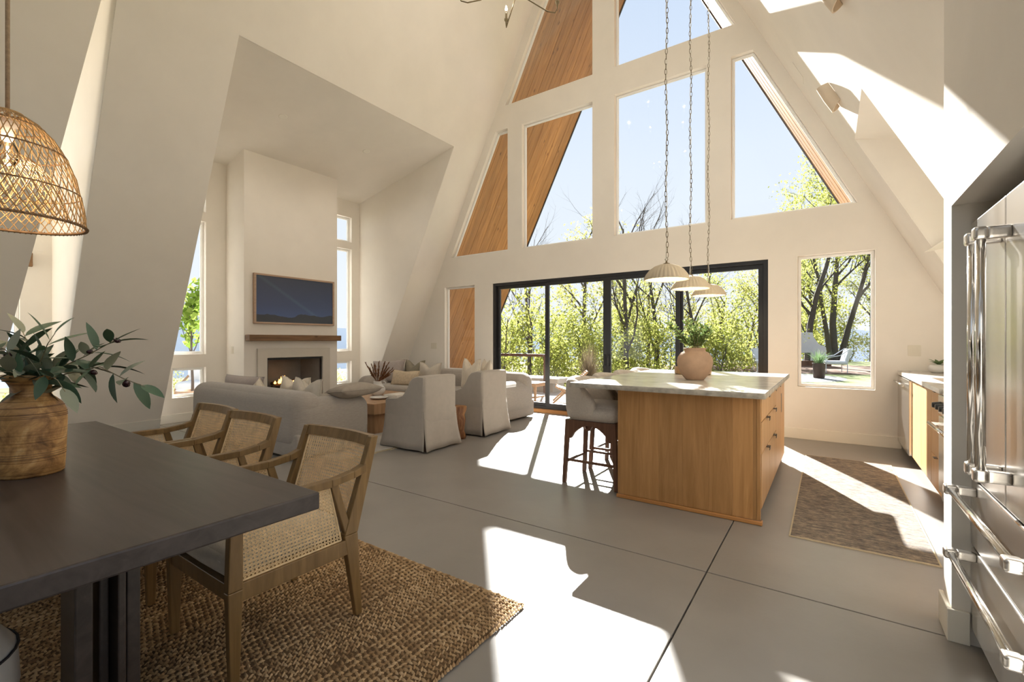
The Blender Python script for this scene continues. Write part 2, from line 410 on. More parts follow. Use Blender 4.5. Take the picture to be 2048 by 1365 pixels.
class B:
    def __init__(s):
        s.v = []
        s.f = []

    def add(s, vs, fs, T=None):
        o = len(s.v)
        if T is not None:
            vs = [tuple(T @ Vector(p)) for p in vs]
        s.v += [tuple(p) for p in vs]
        s.f += [tuple(i + o for i in f) for f in fs]
        return s

    def box(s, x0, x1, y0, y1, z0, z1, T=None):
        vs = [(x, y, z) for z in (z0, z1) for y in (y0, y1) for x in (x0, x1)]
        fs = [(0, 2, 3, 1), (4, 5, 7, 6), (0, 1, 5, 4), (2, 6, 7, 3), (0, 4, 6, 2), (1, 3, 7, 5)]
        return s.add(vs, fs, T)

    def hexa(s, b, t, T=None):
        """a six-sided block from four bottom and four top points in the same order"""
        return s.add(list(b) + list(t), [(3, 2, 1, 0), (4, 5, 6, 7), (0, 1, 5, 4), (1, 2, 6, 5), (2, 3, 7, 6), (3, 0, 4, 7)], T)

    def tube(s, pts, r, n=8, caps=True, T=None):
        pts = [Vector(p) for p in pts]
        rs = r if isinstance(r, (list, tuple)) else [r] * len(pts)
        vs, fs = [], []
        up = None
        for i, p in enumerate(pts):
            d = (pts[min(i + 1, len(pts) - 1)] - pts[max(i - 1, 0)])
            d = d.normalized() if d.length > 1e-9 else Vector((0, 0, 1))
            if up is None:
                up = d.orthogonal().normalized()
            up = (up - d * up.dot(d))
            up = up.normalized() if up.length > 1e-6 else d.orthogonal().normalized()
            q = d.cross(up)
            for k in range(n):
                a = 2 * math.pi * k / n
                vs.append(p + (up * math.cos(a) + q * math.sin(a)) * rs[i])
        for i in range(len(pts) - 1):
            for k in range(n):
                a, b = i * n + k, i * n + (k + 1) % n
                fs.append((a, b, b + n, a + n))
        if caps:
            fs.append(tuple(range(n - 1, -1, -1)))
            fs.append(tuple(range((len(pts) - 1) * n, len(pts) * n)))
        return s.add(vs, fs, T)

    def lathe(s, prof, c=(0, 0, 0), n=32, T=None, wob=None):
        vs, fs = [], []
        for (r, z) in prof:
            for k in range(n):
                a = 2 * math.pi * k / n
                rr = r if wob is None else r * wob(a, z)
                vs.append((c[0] + rr * math.cos(a), c[1] + rr * math.sin(a), c[2] + z))
        for i in range(len(prof) - 1):
            for k in range(n):
                a, b = i * n + k, i * n + (k + 1) % n
                fs.append((a, b, b + n, a + n))
        if prof[0][0] > 1e-6:
            fs.append(tuple(range(n - 1, -1, -1)))
        if prof[-1][0] > 1e-6:
            fs.append(tuple(range((len(prof) - 1) * n, len(prof) * n)))
        return s.add(vs, fs, T)

    def prism(s, poly, axis, lo, hi, holes=(), fn=None, T=None):
        """a flat outline (with holes) pulled out along an axis; fn maps (a, b, t) freely instead"""
        loops = [list(poly)] + [list(h) for h in holes]
        flat = [p for l in loops for p in l]
        tri = geometry.tessellate_polygon([[Vector((a, b, 0)) for a, b in l] for l in loops])
        if fn is None:
            fn = {'x': lambda a, b, t: (t, a, b), 'y': lambda a, b, t: (a, t, b), 'z': lambda a, b, t: (a, b, t)}[axis]
        n = len(flat)
        vs = [fn(a, b, lo) for a, b in flat] + [fn(a, b, hi) for a, b in flat]
        fs = [tuple(t) for t in tri] + [tuple(i + n for i in reversed(t)) for t in tri]
        o = 0
        for l in loops:
            k = len(l)
            for i in range(k):
                a, b = o + i, o + (i + 1) % k
                fs.append((a, b, b + n, a + n))
            o += k
        return s.add(vs, fs, T)

    def rbox(s, x0, x1, y0, y1, z0, z1, r, n=6, puff=0.0, T=None):
        """a rounded block; puff bulges the faces"""
        c = Vector(((x0 + x1) / 2, (y0 + y1) / 2, (z0 + z1) / 2))
        h = Vector(((x1 - x0) / 2, (y1 - y0) / 2, (z1 - z0) / 2))
        r = min(r, *[a * 0.999 for a in h])
        vs, fs, idx = [], [], {}
        ticks = []
        for a in h:
            inn = a - r
            t = [-a + r * (1 - math.cos(math.pi / 2 * k / n)) for k in range(n)]
            mid = [-inn + 2 * inn * k / 5 for k in range(6)]
            ticks.append(t + mid + [-q for q in reversed(t)])
        def vid(p):
            key = (round(p[0], 5), round(p[1], 5), round(p[2], 5))
            if key not in idx:
                q = Vector(p)
                inner = Vector([max(-(h[i] - r), min(h[i] - r, q[i])) for i in range(3)])
                d = q - inner
                if d.length > 1e-9:
                    q = inner + d.normalized() * r
                if puff:
                    u = [1 - (p[i] / h[i]) ** 2 for i in range(3)]
                    for i in range(3):
                        j, k = (i + 1) % 3, (i + 2) % 3
                        q[i] += puff * (p[i] / h[i]) * u[j] * u[k]
                idx[key] = len(vs)
                vs.append(tuple(c + q))
            return idx[key]
        for ax in range(3):
            i, j = (ax + 1) % 3, (ax + 2) % 3
            for sgn in (-1, 1):
                A, Bt = ticks[i], ticks[j]
                for a in range(len(A) - 1):
                    for b in range(len(Bt) - 1):
                        q = []
                        for (aa, bb) in ((a, b), (a + 1, b), (a + 1, b + 1), (a, b + 1)):
                            p = [0, 0, 0]
                            p[ax] = sgn * h[ax]
                            p[i] = A[aa]
                            p[j] = Bt[bb]
                            q.append(vid(p))
                        if len(set(q)) >= 3:
                            q2 = []
                            for e in q:
                                if e not in q2:
                                    q2.append(e)
                            fs.append(tuple(q2 if sgn > 0 else reversed(q2)))
        return s.add(vs, fs, T)

    def build(s, name, mat, parent=None, smooth=False, bevel=0.0, seg=2, world=True, fix=True, sub=0, auto=None, prop=None):
        me = bpy.data.meshes.new(name)
        me.from_pydata(s.v, [], s.f)
        if fix:
            bm = bmesh.new()
            bm.from_mesh(me)
            bmesh.ops.recalc_face_normals(bm, faces=bm.faces)
            bm.to_mesh(me)
            bm.free()
        me.materials.append(M[mat] if isinstance(mat, str) else mat)
        if smooth:
            me.polygons.foreach_set('use_smooth', [True] * len(me.polygons))
        if auto:
            me.polygons.foreach_set('use_smooth', [True] * len(me.polygons))
            me.set_sharp_from_angle(angle=R(auto))
        o = bpy.data.objects.new(name, me)
        COL.objects.link(o)
        if parent is not None:
            o.parent = parent
            if world:
                o.matrix_parent_inverse = wm(parent).inverted()
        if bevel:
            b = o.modifiers.new('bevel', 'BEVEL')
            b.width = bevel
            b.segments = seg
            b.limit_method = 'ANGLE'
            b.angle_limit = R(40)
        if sub:
            q = o.modifiers.new('subsurf', 'SUBSURF')
            q.levels = q.render_levels = sub
        if prop:
            for k, v in prop.items():
                o[k] = v
        return o

def tag(o, label, cat=None, group=None, kind=None):
    o['label'] = label
    if cat:
        o['category'] = cat
    if group:
        o['group'] = group
    if kind:
        o['kind'] = kind
    return o

def thing(name, label, cat, loc=(0, 0, 0), rotz=0.0, group=None, kind=None):
    o = bpy.data.objects.new(name, None)
    o.empty_display_size = 0.1
    COL.objects.link(o)
    o.location = loc
    o.rotation_euler = (0, 0, rotz)
    return tag(o, label, cat, group, kind)

def struct(name, b, mat, label=None, parent=None, **k):
    o = b.build(name, mat, parent, **k)
    o['kind'] = 'structure'
    if label:
        o['label'] = label
    return o

def dup(root, loc, rotz=0.0, label=None, scale=None):
    def cp(o, par):
        c = o.copy()
        COL.objects.link(c)
        if par is not None:
            c.parent = par
        for ch in list(o.children):
            cp(ch, c)
        return c
    r = cp(root, None)
    r.location = loc
    r.rotation_euler = (0, 0, rotz)
    if scale is not None:
        r.scale = (scale,) * 3
    if label:
        r['label'] = label
    return r

def TR(loc=(0, 0, 0), rz=0, rx=0, ry=0, s=1):
    return Matrix.Translation(loc) @ Matrix.Rotation(rz, 4, 'Z') @ Matrix.Rotation(rx, 4, 'X') @ Matrix.Rotation(ry, 4, 'Y') @ Matrix.Scale(s, 4)

# ------------------------------------------------------------------ the room shell
XC, W = -3.025, 4.97            # ridge position and half width at the floor; the slopes rise two for one
GY = 7.0                        # inner face of the glazed gable
GT = 0.13
YB = -2.4                       # rear gable, behind the camera
RIDGE = 2 * W
def lx(z): return XC - W + z / 2
def rx_(z): return XC + W - z / 2

# floor: concrete slabs between saw cuts
fl = struct('floor', B().box(-9.0, 2.6, YB - 0.2, GY + GT, -0.25, -0.05), 'joint', 'polished concrete floor with saw-cut joints')
xs = [-9.0, -5.43, -0.55, 2.6]
ys = [YB - 0.2, -1.9, 2.667, GY + GT]
for i in range(3):
    for j in range(3):
        g = 0.0035
        B().box(xs[i] + g, xs[i + 1] - g, ys[j] + g, ys[j + 1] - g, -0.05, 0.0).build('slab', 'concrete', fl, bevel=0.003)

# gable wall with its openings
def off(o0, z): return (XC + o0, z)
HOLES = {}
def mir(l): return [(2 * XC - a, b) for a, b in l]
slider = [(-5.285, 0.0), (-5.285, 2.355), (-0.67, 2.355), (-0.67, 0.0)]
def slant(z): return 4.79 - z / 2
top = [off(0.19, 5.66), off(slant(5.66), 5.66), off(0.19, 9.2)]
trap = [off(1.90, 2.95), off(slant(2.95), 2.95), off(slant(5.225), 5.225), off(1.90, 5.225)]
rect = [off(0.19, 2.95), off(1.58, 2.95), off(1.58, 5.215), off(0.19, 5.215)]
side = [off(2.69, 0.67), off(3.48, 0.67), off(3.48, 2.36), off(2.69, 2.36)]
wins = [('top', top), ('trap', trap), ('rect', rect), ('side', side)]
holes = []
for nm, h in wins:
    holes += [h, mir(h)]
outer = [(XC - W - 0.1, -0.05), (-5.285, -0.05), (-5.285, 2.355), (-0.67, 2.355), (-0.67, -0.05), (XC + W + 0.1, -0.05), (XC, RIDGE + 0.2)]
struct('wall_far', B().prism(outer, 'y', GY, GY + GT, holes), 'wall', 'cream plaster gable wall filled with tall windows')

# sloped walls
def slope_wall(name, sgn, poly, label):
    d = 0.22
    def fn(a, b, t):
        return (XC + sgn * (W - b / 2) + sgn * t, a, b)
    return struct(name, B().prism(poly, None, 0.0, d, fn=fn), 'wall', label)
D1A, D1B, D1Z = 2.58, 6.27, 4.79
D2A, D2B = 0.86, 1.50
slope_wall('wall_left', -1, [(YB, 0), (D2A, 0), (1.5, 5.45), (1.5, 0), (D1A, 0), (D1A, D1Z), (D1B, D1Z), (D1B, 0), (GY + GT, 0), (GY + GT, RIDGE), (YB, RIDGE)],
           'steep cream plaster slope opened by the fireplace dormer')
DRA, DRB, DRZ = 4.95, 6.165, 3.43
slope_wall('wall_right', 1, [(YB, 0), (GY + GT, 0), (GY + GT, RIDGE), (YB, RIDGE)], 'sunlit cream plaster slope over the kitchen')
bpy.data.objects.remove(bpy.data.objects['wall_right'])
FILL_RW = [[(-1.95, 0.9), (-0.45, 0.9), (-0.45, 4.6), (-1.95, 4.6)], [(-0.25, 0.9), (1.25, 0.9), (1.25, 4.6), (-0.25, 4.6)]]  # two roof windows added behind the camera to light the dining side
def fnr(a, b, t): return (XC + (W - b / 2) + t, a, b)
struct('wall_right', B().prism([(YB, 0), (GY + GT, 0), (GY + GT, RIDGE), (YB, RIDGE)], None, 0.0, 0.22,
       holes=[[(DRA, 0.95), (DRB, 0.95), (DRB, DRZ), (DRA, DRZ)]] + FILL_RW, fn=fnr), 'wall', 'sunlit cream plaster slope over the kitchen')

# fireplace dormer: cheeks, outer wall, falling ceiling
OX = -8.30
def d1z(x): return 4.79 + (x + 5.60) * (4.79 - 4.20) / 2.70
cheek = [(OX - 0.15, -0.05), (lx(-0.05) - 0.008, -0.05), (lx(D1Z) - 0.008, D1Z), (OX - 0.15, d1z(OX - 0.15))]
struct('wall_dormer_far', B().prism(cheek, 'y', D1B - 0.003, D1B + 0.15), 'wall')
struct('wall_dormer_near', B().prism(cheek, 'y', D1A - 0.15, D1A + 0.003), 'wall')
wl = [(2.85, 3.315), (5.615, 6.075)]
wz = [(0.38, 0.84), (1.05, 3.19), (3.34, 3.86)]
dh = [[(a, c), (b, c), (b, d), (a, d)] for a, b in wl for c, d in wz]
struct('wall_dormer_outer', B().prism([(D1A - 0.15, -0.05), (D1B + 0.15, -0.05), (D1B + 0.15, 4.3), (D1A - 0.15, 4.3)], 'x', OX - 0.15, OX, dh), 'wall')
ce = [(-5.60 + 0.1, d1z(-5.5)), (OX - 0.2, d1z(OX - 0.2)), (OX - 0.2, d1z(OX - 0.2) + 0.15), (-5.60 + 0.1, d1z(-5.5) + 0.15)]
ce = [(-5.615, d1z(-5.615)), (OX - 0.2, d1z(OX - 0.2)), (OX - 0.2, d1z(OX - 0.2) + 0.15), (-5.69, d1z(-5.69) + 0.12)]
struct('ceiling_dormer', B().prism(ce, 'y', D1A - 0.15, D1B + 0.15), 'wall')

# narrow dormer beside the dining table
OX2 = -8.15
struct('wall_alcove_far', B().prism([(OX2 - 0.1, -0.05), (lx(-0.05) - 0.008, -0.05), (lx(5.45) - 0.008, 5.45), (OX2 - 0.1, 5.45)], 'y', D2B - 0.003, D2B + 0.12), 'wall')
struct('wall_alcove_near', B().prism([(OX2 - 0.1, -0.05), (lx(0) - 0.15, -0.05), (lx(5.45) - 0.15, 5.45), (OX2 - 0.1, 5.45)], 'y', -1.82, -1.7), 'wall')
AW = [[(-1.5, 0.2), (1.215, 0.2), (1.215, 0.84), (-1.5, 0.84)], [(-1.5, 1.0), (1.215, 1.0), (1.215, 2.9), (-1.5, 2.9)], [(-1.5, 3.1), (1.215, 3.1), (1.215, 5.1), (-1.5, 5.1)]]
struct('wall_alcove_outer', B().prism([(-1.82, -0.05), (1.62, -0.05), (1.62, 5.55), (-1.82, 5.55)], 'x', OX2 - 0.12, OX2, AW), 'wall')
struct('ceiling_alcove', B().box(OX2 - 0.1, lx(5.45) - 0.05, -1.82, 1.62, 5.45, 5.55), 'wall')

# kitchen dormer over the sink
KX = 1.50
def kz(x): return DRZ - 0.22 * (x - rx_(DRZ))
kc = [(rx_(0.95) + 0.008, 0.95), (rx_(DRZ) + 0.008, DRZ), (KX + 0.12, kz(KX + 0.12)), (KX + 0.12, 0.95)]
struct('wall_kitchen_dormer_far', B().prism(kc, 'y', DRB - 0.003, DRB + 0.12), 'wall')
struct('wall_kitchen_dormer_near', B().prism(kc, 'y', DRA - 0.12, DRA + 0.003), 'wall')
struct('wall_kitchen_dormer_outer', B().prism([(DRA - 0.12, 0.9), (DRB + 0.12, 0.9), (DRB + 0.12, 3.3), (DRA - 0.12, 3.3)], 'x', KX, KX + 0.12, [[(5.1, 1.15), (6.0, 1.15), (6.0, 2.5), (5.1, 2.5)]]), 'wall')
struct('ceiling_kitchen_dormer', B().prism([(rx_(DRZ), DRZ), (KX + 0.15, kz(KX + 0.15)), (KX + 0.15, kz(KX + 0.15) + 0.1), (rx_(DRZ) + 0.05, DRZ + 0.1)], 'y', DRA - 0.12, DRB + 0.12), 'wall')

# rear gable behind the camera, its front-like glazing added to light the room
rh = []
for h in (trap, rect, side, top):
    rh += [h, mir(h)]
rear = [(XC - W - 0.1, -0.05), (XC + W + 0.1, -0.05), (XC, RIDGE + 0.2)]
rh.append([(-5.6, 0.06), (0.9, 0.06), (0.9, 2.36), (-5.6, 2.36)])
rh = [h for h in rh if not (min(p[1] for p in h) > 0.5 and max(p[1] for p in h) < 2.5)]
struct('wall_rear', B().prism(rear, 'y', YB - 0.16, YB, rh), 'wall')

# refrigerator wall with its niche
FX = 0.425
FYA, FYB = 1.66, 2.646
fw = [(1.40, 0), (FYA, 0), (FYA, 1.83), (FYB, 1.83), (FYB, 0), (2.80, 0), (2.80, 3.0), (1.40, 3.0)]
struct('wall_kitchen', B().prism(fw, 'x', FX, FX + 0.1), 'wall', 'cream wall around the refrigerator niche')
tri = [(FX + 0.1, 0), (rx_(0), 0), (FX + 0.1, 2 * (XC + W - FX - 0.1))]
struct('wall_niche_far', B().prism(tri, 'y', FYB, 2.80), 'wall')
struct('wall_niche_near', B().prism(tri, 'y', 1.40, FYA), 'wall')
struct('ceiling_niche', B().box(FX + 0.1, 0.99, FYA, FYB, 1.83, 1.88), 'wall')
struct('wall_niche_back', B().box(1.15, 1.22, FYA, FYB, 0, 1.5), 'wall')

# baseboards
bh, bt = 0.135, 0.016
def board(name, pts):
    b = B()
    b.hexa(pts, [(x, y, z + bh) for x, y, z in pts])
    return struct(name, b, 'trim', bevel=0.003)
def xboard(name, x0, x1, y0, y1):
    return board(name, [(x0, y0, 0), (x1, y0, 0), (x1, y1, 0), (x0, y1, 0)])
xboard('baseboard_far_right', -0.66, 0.70, GY - bt, GY)
xboard('baseboard_far_left', -7.9, -5.30, GY - bt, GY)
xboard('baseboard_dormer', OX, OX + bt, D1A, D1B)
xboard('baseboard_kitchen', FX - bt, FX, 2.646, 2.80 + bt)
xboard('baseboard_niche', FX - bt, FX + 0.055, 2.63, 2.646)
for (a, c) in ((1.5, D1A), (D1B, GY), (YB, D2A)):
    b = B()
    b.hexa([(lx(0) + 0.002, a, 0), (lx(0) + 0.03, a, 0), (lx(0) + 0.03, c, 0), (lx(0) + 0.002, c, 0)],
           [(lx(bh) + 0.0, a, bh), (lx(bh) + 0.016, a, bh), (lx(bh) + 0.016, c, bh), (lx(bh), c, bh)])
    struct('baseboard_left', b, 'trim')

# ------------------------------------------------------------------ windows
def inset(poly, d):
    """offset a convex outline inwards by d"""
    n = len(poly)
    area = sum(poly[i][0] * poly[(i + 1) % n][1] - poly[(i + 1) % n][0] * poly[i][1] for i in range(n))
    s = 1 if area > 0 else -1
    L = []
    for i in range(n):
        a, c = Vector(poly[i]), Vector(poly[(i + 1) % n])
        e = (c - a).normalized()
        nrm = Vector((-e.y, e.x)) * s
        L.append((a + nrm * d, e))
    out = []
    for i in range(n):
        p, e = L[i - 1]
        q, g = L[i]
        den = e.x * g.y - e.y * g.x
        t = ((q.x - p.x) * g.y - (q.y - p.y) * g.x) / den
        out.append(tuple(p + e * t))
    return out

wn = [0]
def window(poly, axis, lo, hi, label, fr=0.034, mat='vinyl'):
    wn[0] += 1
    cx = sum(p[0] for p in poly) / len(poly)
    zb = min(p[1] for p in poly)
    loc = (cx, lo, zb) if axis == 'y' else (lo, cx, zb)
    t = thing('window_%d' % wn[0], label, None, loc, kind='structure')
    i1 = inset(poly, 0.002)
    i2 = inset(poly, fr)
    B().prism(i1, axis, lo, hi, [i2]).build('window_frame', mat, t, bevel=0.004)
    i3 = inset(poly, fr + 0.010)
    m = (lo + hi) / 2
    B().prism(inset(poly, fr - 0.001), axis, m - 0.012, m + 0.012, [i3]).build('glazing_bead', mat, t)
    B().prism(inset(poly, fr + 0.01), axis, m - 0.003, m + 0.003).build('pane', 'glass', t)
    return t
names = {'top': ('tall triangular window high in the gable, wooden eave behind it', 'tall triangular window high in the gable beside the hanging chains'),
         'trap': ('slanted window of the middle row with pine soffit filling it', 'slanted window of the middle row beside the sunlit slope'),
         'rect': ('square-headed gable window crossed by the slanting soffit edge', 'square-headed gable window behind the three pendant chains'),
         'side': ('narrow low window beside the black doors showing pine boards', 'low window between the black doors and the kitchen counter')}
for nm, h in wins:
    window(mir(h), 'y', GY + 0.075, GY + 0.12, names[nm][0], fr=0.026)
    window(h, 'y', GY + 0.075, GY + 0.12, names[nm][1], fr=0.026)
dn = ['lower', 'tall middle', 'small upper']
for k, (a, c) in enumerate(wl):
    for j, (z0, z1) in enumerate(wz):
        window([(a, z0), (c, z0), (c, z1), (a, z1)], 'x', OX - 0.13, OX - 0.08,
               '%s pane of the window strip %s the chimney breast' % (dn[j], ('nearer the dining table than', 'on the gable side of')[k]), fr=0.035)
for q, nm in zip(AW, ('low', 'middle', 'high')):
    window(q, 'x', OX2 - 0.1, OX2 - 0.06, '%s window in the dormer beside the dining table' % nm, fr=0.03)
window([(5.1, 1.15), (6.0, 1.15), (6.0, 2.5), (5.1, 2.5)], 'x', KX + 0.04, KX + 0.08, 'window in the dormer over the kitchen sink', fr=0.04)
for h in (trap, rect, top):
    for q in (h, mir(h)):
        window(q, 'y', YB - 0.13, YB - 0.08, 'added window of the rear gable, for fill light')
window([(-5.6, 0.06), (0.9, 0.06), (0.9, 2.36), (-5.6, 2.36)], 'y', YB - 0.13, YB - 0.08, 'added wide glazed opening of the rear gable, for fill light', fr=0.07, mat='black')

for q in FILL_RW:
    wn[0] += 1
    t = thing('window_%d' % wn[0], 'added roof window behind the camera, lighting the dining side', None, (rx_(0.9), q[0][0], 0.9), kind='structure')
    B().prism(inset(q, 0.002), None, 0.08, 0.14, [inset(q, 0.05)], fn=fnr).build('window_frame', 'vinyl', t)
    B().prism(inset(q, 0.045), None, 0.105, 0.111, fn=fnr).build('pane', 'glass', t)
# black sliding doors
sx0, sx1, sz1 = -5.285, -0.67, 2.355
dr = thing('door_1', 'wide black-framed glass sliding doors of four panels', None, ((sx0 + sx1) / 2, GY + 0.09, 0), kind='structure')
B().prism([(sx0, 0.055), (sx0, sz1), (sx1, sz1), (sx1, 0.055)], 'y', GY + 0.03, GY + 0.128, [[(sx0 + 0.06, 0.10), (sx0 + 0.06, sz1 - 0.05), (sx1 - 0.06, sz1 - 0.05), (sx1 - 0.06, 0.10)]]).build('door_frame', 'black', dr, bevel=0.003)
pw = (sx1 - sx0 - 0.12) / 4
for k in range(4):
    a = sx0 + 0.06 + k * pw
    yy = GY + (0.082 if k in (0, 3) else 0.040)
    e0, e1 = (a - (0.03 if k in (1, 2) and k == 1 else 0), a + pw + (0.03 if k == 2 else 0))
    pn = B().prism([(e0, 0.085), (e1, 0.085), (e1, sz1 - 0.04), (e0, sz1 - 0.04)], 'y', yy, yy + 0.04,
                   [[(e0 + 0.065, 0.16), (e1 - 0.065, 0.16), (e1 - 0.065, sz1 - 0.11), (e0 + 0.065, sz1 - 0.11)]]).build('sliding_panel', 'black', dr, bevel=0.002)
    B().box(e0 + 0.06, e1 - 0.06, yy + 0.016, yy + 0.022, 0.155, sz1 - 0.105).build('pane', 'glass', pn)
    if k in (1, 2):
        hx = e1 - 0.035 if k == 1 else e0 + 0.035
        h = B().tube([(hx, yy - 0.004, 0.86), (hx, yy - 0.045, 0.88), (hx, yy - 0.045, 1.02), (hx, yy - 0.004, 1.04)], 0.008, 8)
        h.build('handle', 'black', pn, smooth=True)
struct('trim_1', B().box(sx0 + 0.002, sx1 - 0.002, GY - 0.05, GY + 0.128, 0.001, 0.056), 'base_oak', 'orange oak threshold board under the sliding doors', bevel=0.004)

# eaves beyond the gable, boarded underneath
EY = 9.65
for sgn, nm, lab in ((-1, 'roof_overhang', 'pine-boarded eave seen through the left gable windows'), (1, 'roof_overhang', 'pine-boarded eave seen through the right gable windows')):
    def fn(a, b, t, sgn=sgn): return (XC + sgn * (W - b / 2) + sgn * t, a, b)
    t = struct(nm, B().prism([(GY + GT, -0.1), (EY, -0.1), (EY, RIDGE), (GY + GT, RIDGE)], None, 0.03, 0.3, fn=fn), 'fascia', lab)
    n = 27
    pwid = (EY - 0.03 - (GY + GT)) / n
    for k in range(n):
        a = GY + GT + k * pwid
        B().prism([(a + 0.0015, -0.05), (a + pwid - 0.0015, -0.05), (a + pwid - 0.0015, RIDGE - 0.05), (a + 0.0015, RIDGE - 0.05)], None, 0.002 * (k % 3), 0.028, fn=fn).build('plank', 'soffit%d' % sgn, t)
    B().prism([(EY - 0.03, -0.1), (EY, -0.1), (EY, RIDGE), (EY - 0.03, RIDGE)], None, -0.02, 0.03, fn=fn).build('fascia', 'fascia', t)

# ------------------------------------------------------------------ outdoors
def ground_z(x, y):
    d = max(0.0, (-(x + 4.0) * 0.75 + (y - 11.5) * 0.66)) if y > 9.5 else max(0.0, -(x + 12.0))
    d2 = max(0.0, -(x + 12.5))
    z = -0.12 - 7.0 * (1 - math.exp(-(max(d * (1 if x < -2 else 0.25), d2) / 14.0) ** 1.4))
    return z + 0.10 * noise.noise(Vector((x * 0.15, y * 0.15, 0))) * min(1, d / 3)
b = B()
gx = np.concatenate([np.arange(-120, -30, 10), np.arange(-30, 30, 2.0), np.arange(30, 121, 10)])
gy = np.concatenate([np.arange(-60, -8, 8), np.arange(-8, 60, 2.0), np.arange(60, 161, 10)])
b.v = [(float(x), float(y), ground_z(x, y) if not (-9.1 < x < 2.7 and -2.8 < y < 7.2) else -0.4) for y in gy for x in gx]
nx = len(gx)
b.f = [(j * nx + i, j * nx + i + 1, (j + 1) * nx + i + 1, (j + 1) * nx + i) for j in range(len(gy) - 1) for i in range(nx - 1)]
struct('ground', b, 'ground', 'leaf-strewn ground falling away under the trees', smooth=True)
struct('patio', B().box(-9.2, 2.6, GY + GT, 11.0, -0.4, -0.05), 'patio', 'pale concrete patio outside the sliding doors')
struct('terrace', B().box(-13.0, -9.2, -4.0, 11.0, -0.4, -0.06), 'patio', 'pale concrete terrace outside the fireplace dormer')
b = B()
b.lathe([(0.0, 0.0), (2.5, 0.0), (2.6, -0.06), (2.6, -0.16)], (-2.0, 19.2, -0.03), 40)
struct('garden_pad', b, 'pad', 'round pale concrete pad beyond the low right window')
b = B()
b.lathe([(0.0, 0.05), (1.0, 0.05), (1.15, -0.1)], (0, 0, -0.06), 40, T=Matrix.Translation((-1.5, 26.0, 0)) @ Matrix.Diagonal((5.2, 4.2, 1, 1)))
struct('mulch_bed', b, 'mulch', 'brown mulch bed around the garden chairs')
b = B()
b.lathe([(0.0, 0.03), (1.0, 0.03), (1.05, -0.1)], (0, 0, -0.07), 40, T=Matrix.Translation((4.5, 25.0, 0)) @ Matrix.Diagonal((9.0, 12.0, 1, 1)))
struct('lawn', b, 'lawn', 'sunny lawn seen through the low right window')
b = B()
pts = []
for i in range(61):
    a = R(-30 + i * 4.0)
    x, y = -420 * math.sin(a - R(20)), 420 * math.cos(a - R(20))
    h = 14 + 16 * noise.noise(Vector((i * 0.16, 3.1, 0))) + 8 * noise.noise(Vector((i * 0.5, 7.7, 0)))
    pts.append((x, y, h))
for i in range(60):
    p, q = pts[i], pts[i + 1]
    o = len(b.v)
    b.v += [(p[0], p[1], -40), (q[0], q[1], -40), (q[0] * 1.15, q[1] * 1.15, q[2]), (p[0] * 1.15, p[1] * 1.15, p[2])]
    b.f.append((o, o + 1, o + 2, o + 3))
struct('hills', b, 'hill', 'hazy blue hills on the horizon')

# --- trees
def grow(seed, H, r0, forks, spread, levels, lean=0.0, start=0.35, twin=False, leaf_n=0, leaf_s=0.12, crown=1.0, leaf_from=1, blen=1.0):
    """returns a bark builder and an array of leaf points"""
    rr = random.Random(seed)
    bark = B()
    tips = []
    def limb(p, d, L, r, lev):
        n = 6 if lev == 0 else 4
        pts = [Vector(p)]
        rs = [r]
        q = Vector(p)
        dd = Vector(d).normalized()
        for i in range(n):
            dd = (dd + Vector((rr.uniform(-1, 1), rr.uniform(-1, 1), rr.uniform(-0.3, 0.6))) * (0.10 if lev == 0 else 0.22)).normalized()
            q = q + dd * (L / n)
            pts.append(q.copy())
            rs.append(r * (1 - 0.75 * (i + 1) / n) if lev < levels else r * (1 - 0.9 * (i + 1) / n))
        bark.tube(pts, rs, 7 if lev == 0 else (5 if lev == 1 else 3), caps=False)
        if lev >= leaf_from:
            for i in range(1, len(pts)):
                tips.append((pts[i], lev))
        if lev < levels:
            nb = forks[lev]
            for k in range(nb):
                t = start + (1 - start) * (k + rr.random()) / nb if lev == 0 else 0.25 + 0.75 * (k + rr.random()) / nb
                i = min(int(t * n), n - 1)
                u = t * n - i
                base = pts[i].lerp(pts[i + 1], u)
                axis = (pts[i + 1] - pts[i]).normalized()
                a = rr.uniform(0, 2 * math.pi)
                side = axis.orthogonal().normalized()
                side = (Matrix.Rotation(a, 3, axis) @ side)
                sp = spread * rr.uniform(0.7, 1.25)
                nd = (axis * math.cos(sp) + side * math.sin(sp) + Vector((0, 0, 0.18))).normalized()
                limb(base, nd, L * rr.uniform(0.38, 0.6) * ((1 - 0.35 * t) * blen if lev == 0 else 0.9), r * (1 - 0.6 * t) * 0.5, lev + 1)
    if twin:
        limb((0, 0, -0.3), (0.05 + lean, 0.02, 1), H, r0, 0)
        limb((0.05, 0, -0.3), (0.26 + lean, -0.03, 1), H * 0.95, r0 * 0.85, 0)
        limb((-0.05, 0, -0.3), (-0.10 + lean, 0.03, 1), H * 0.9, r0 * 0.7, 0)
    else:
        limb((0, 0, -0.3), (lean, 0.02, 1), H, r0, 0)
    pts = None
    if leaf_n and tips:
        ws = np.array([1.0 + l for _, l in tips])
        idx = np.random.default_rng(seed).choice(len(tips), leaf_n, p=ws / ws.sum())
        base = np.array([tips[i][0] for i in idx])
        pts = base + np.random.default_rng(seed + 1).normal(0, 0.22 * crown, (leaf_n, 3))
    return bark, pts

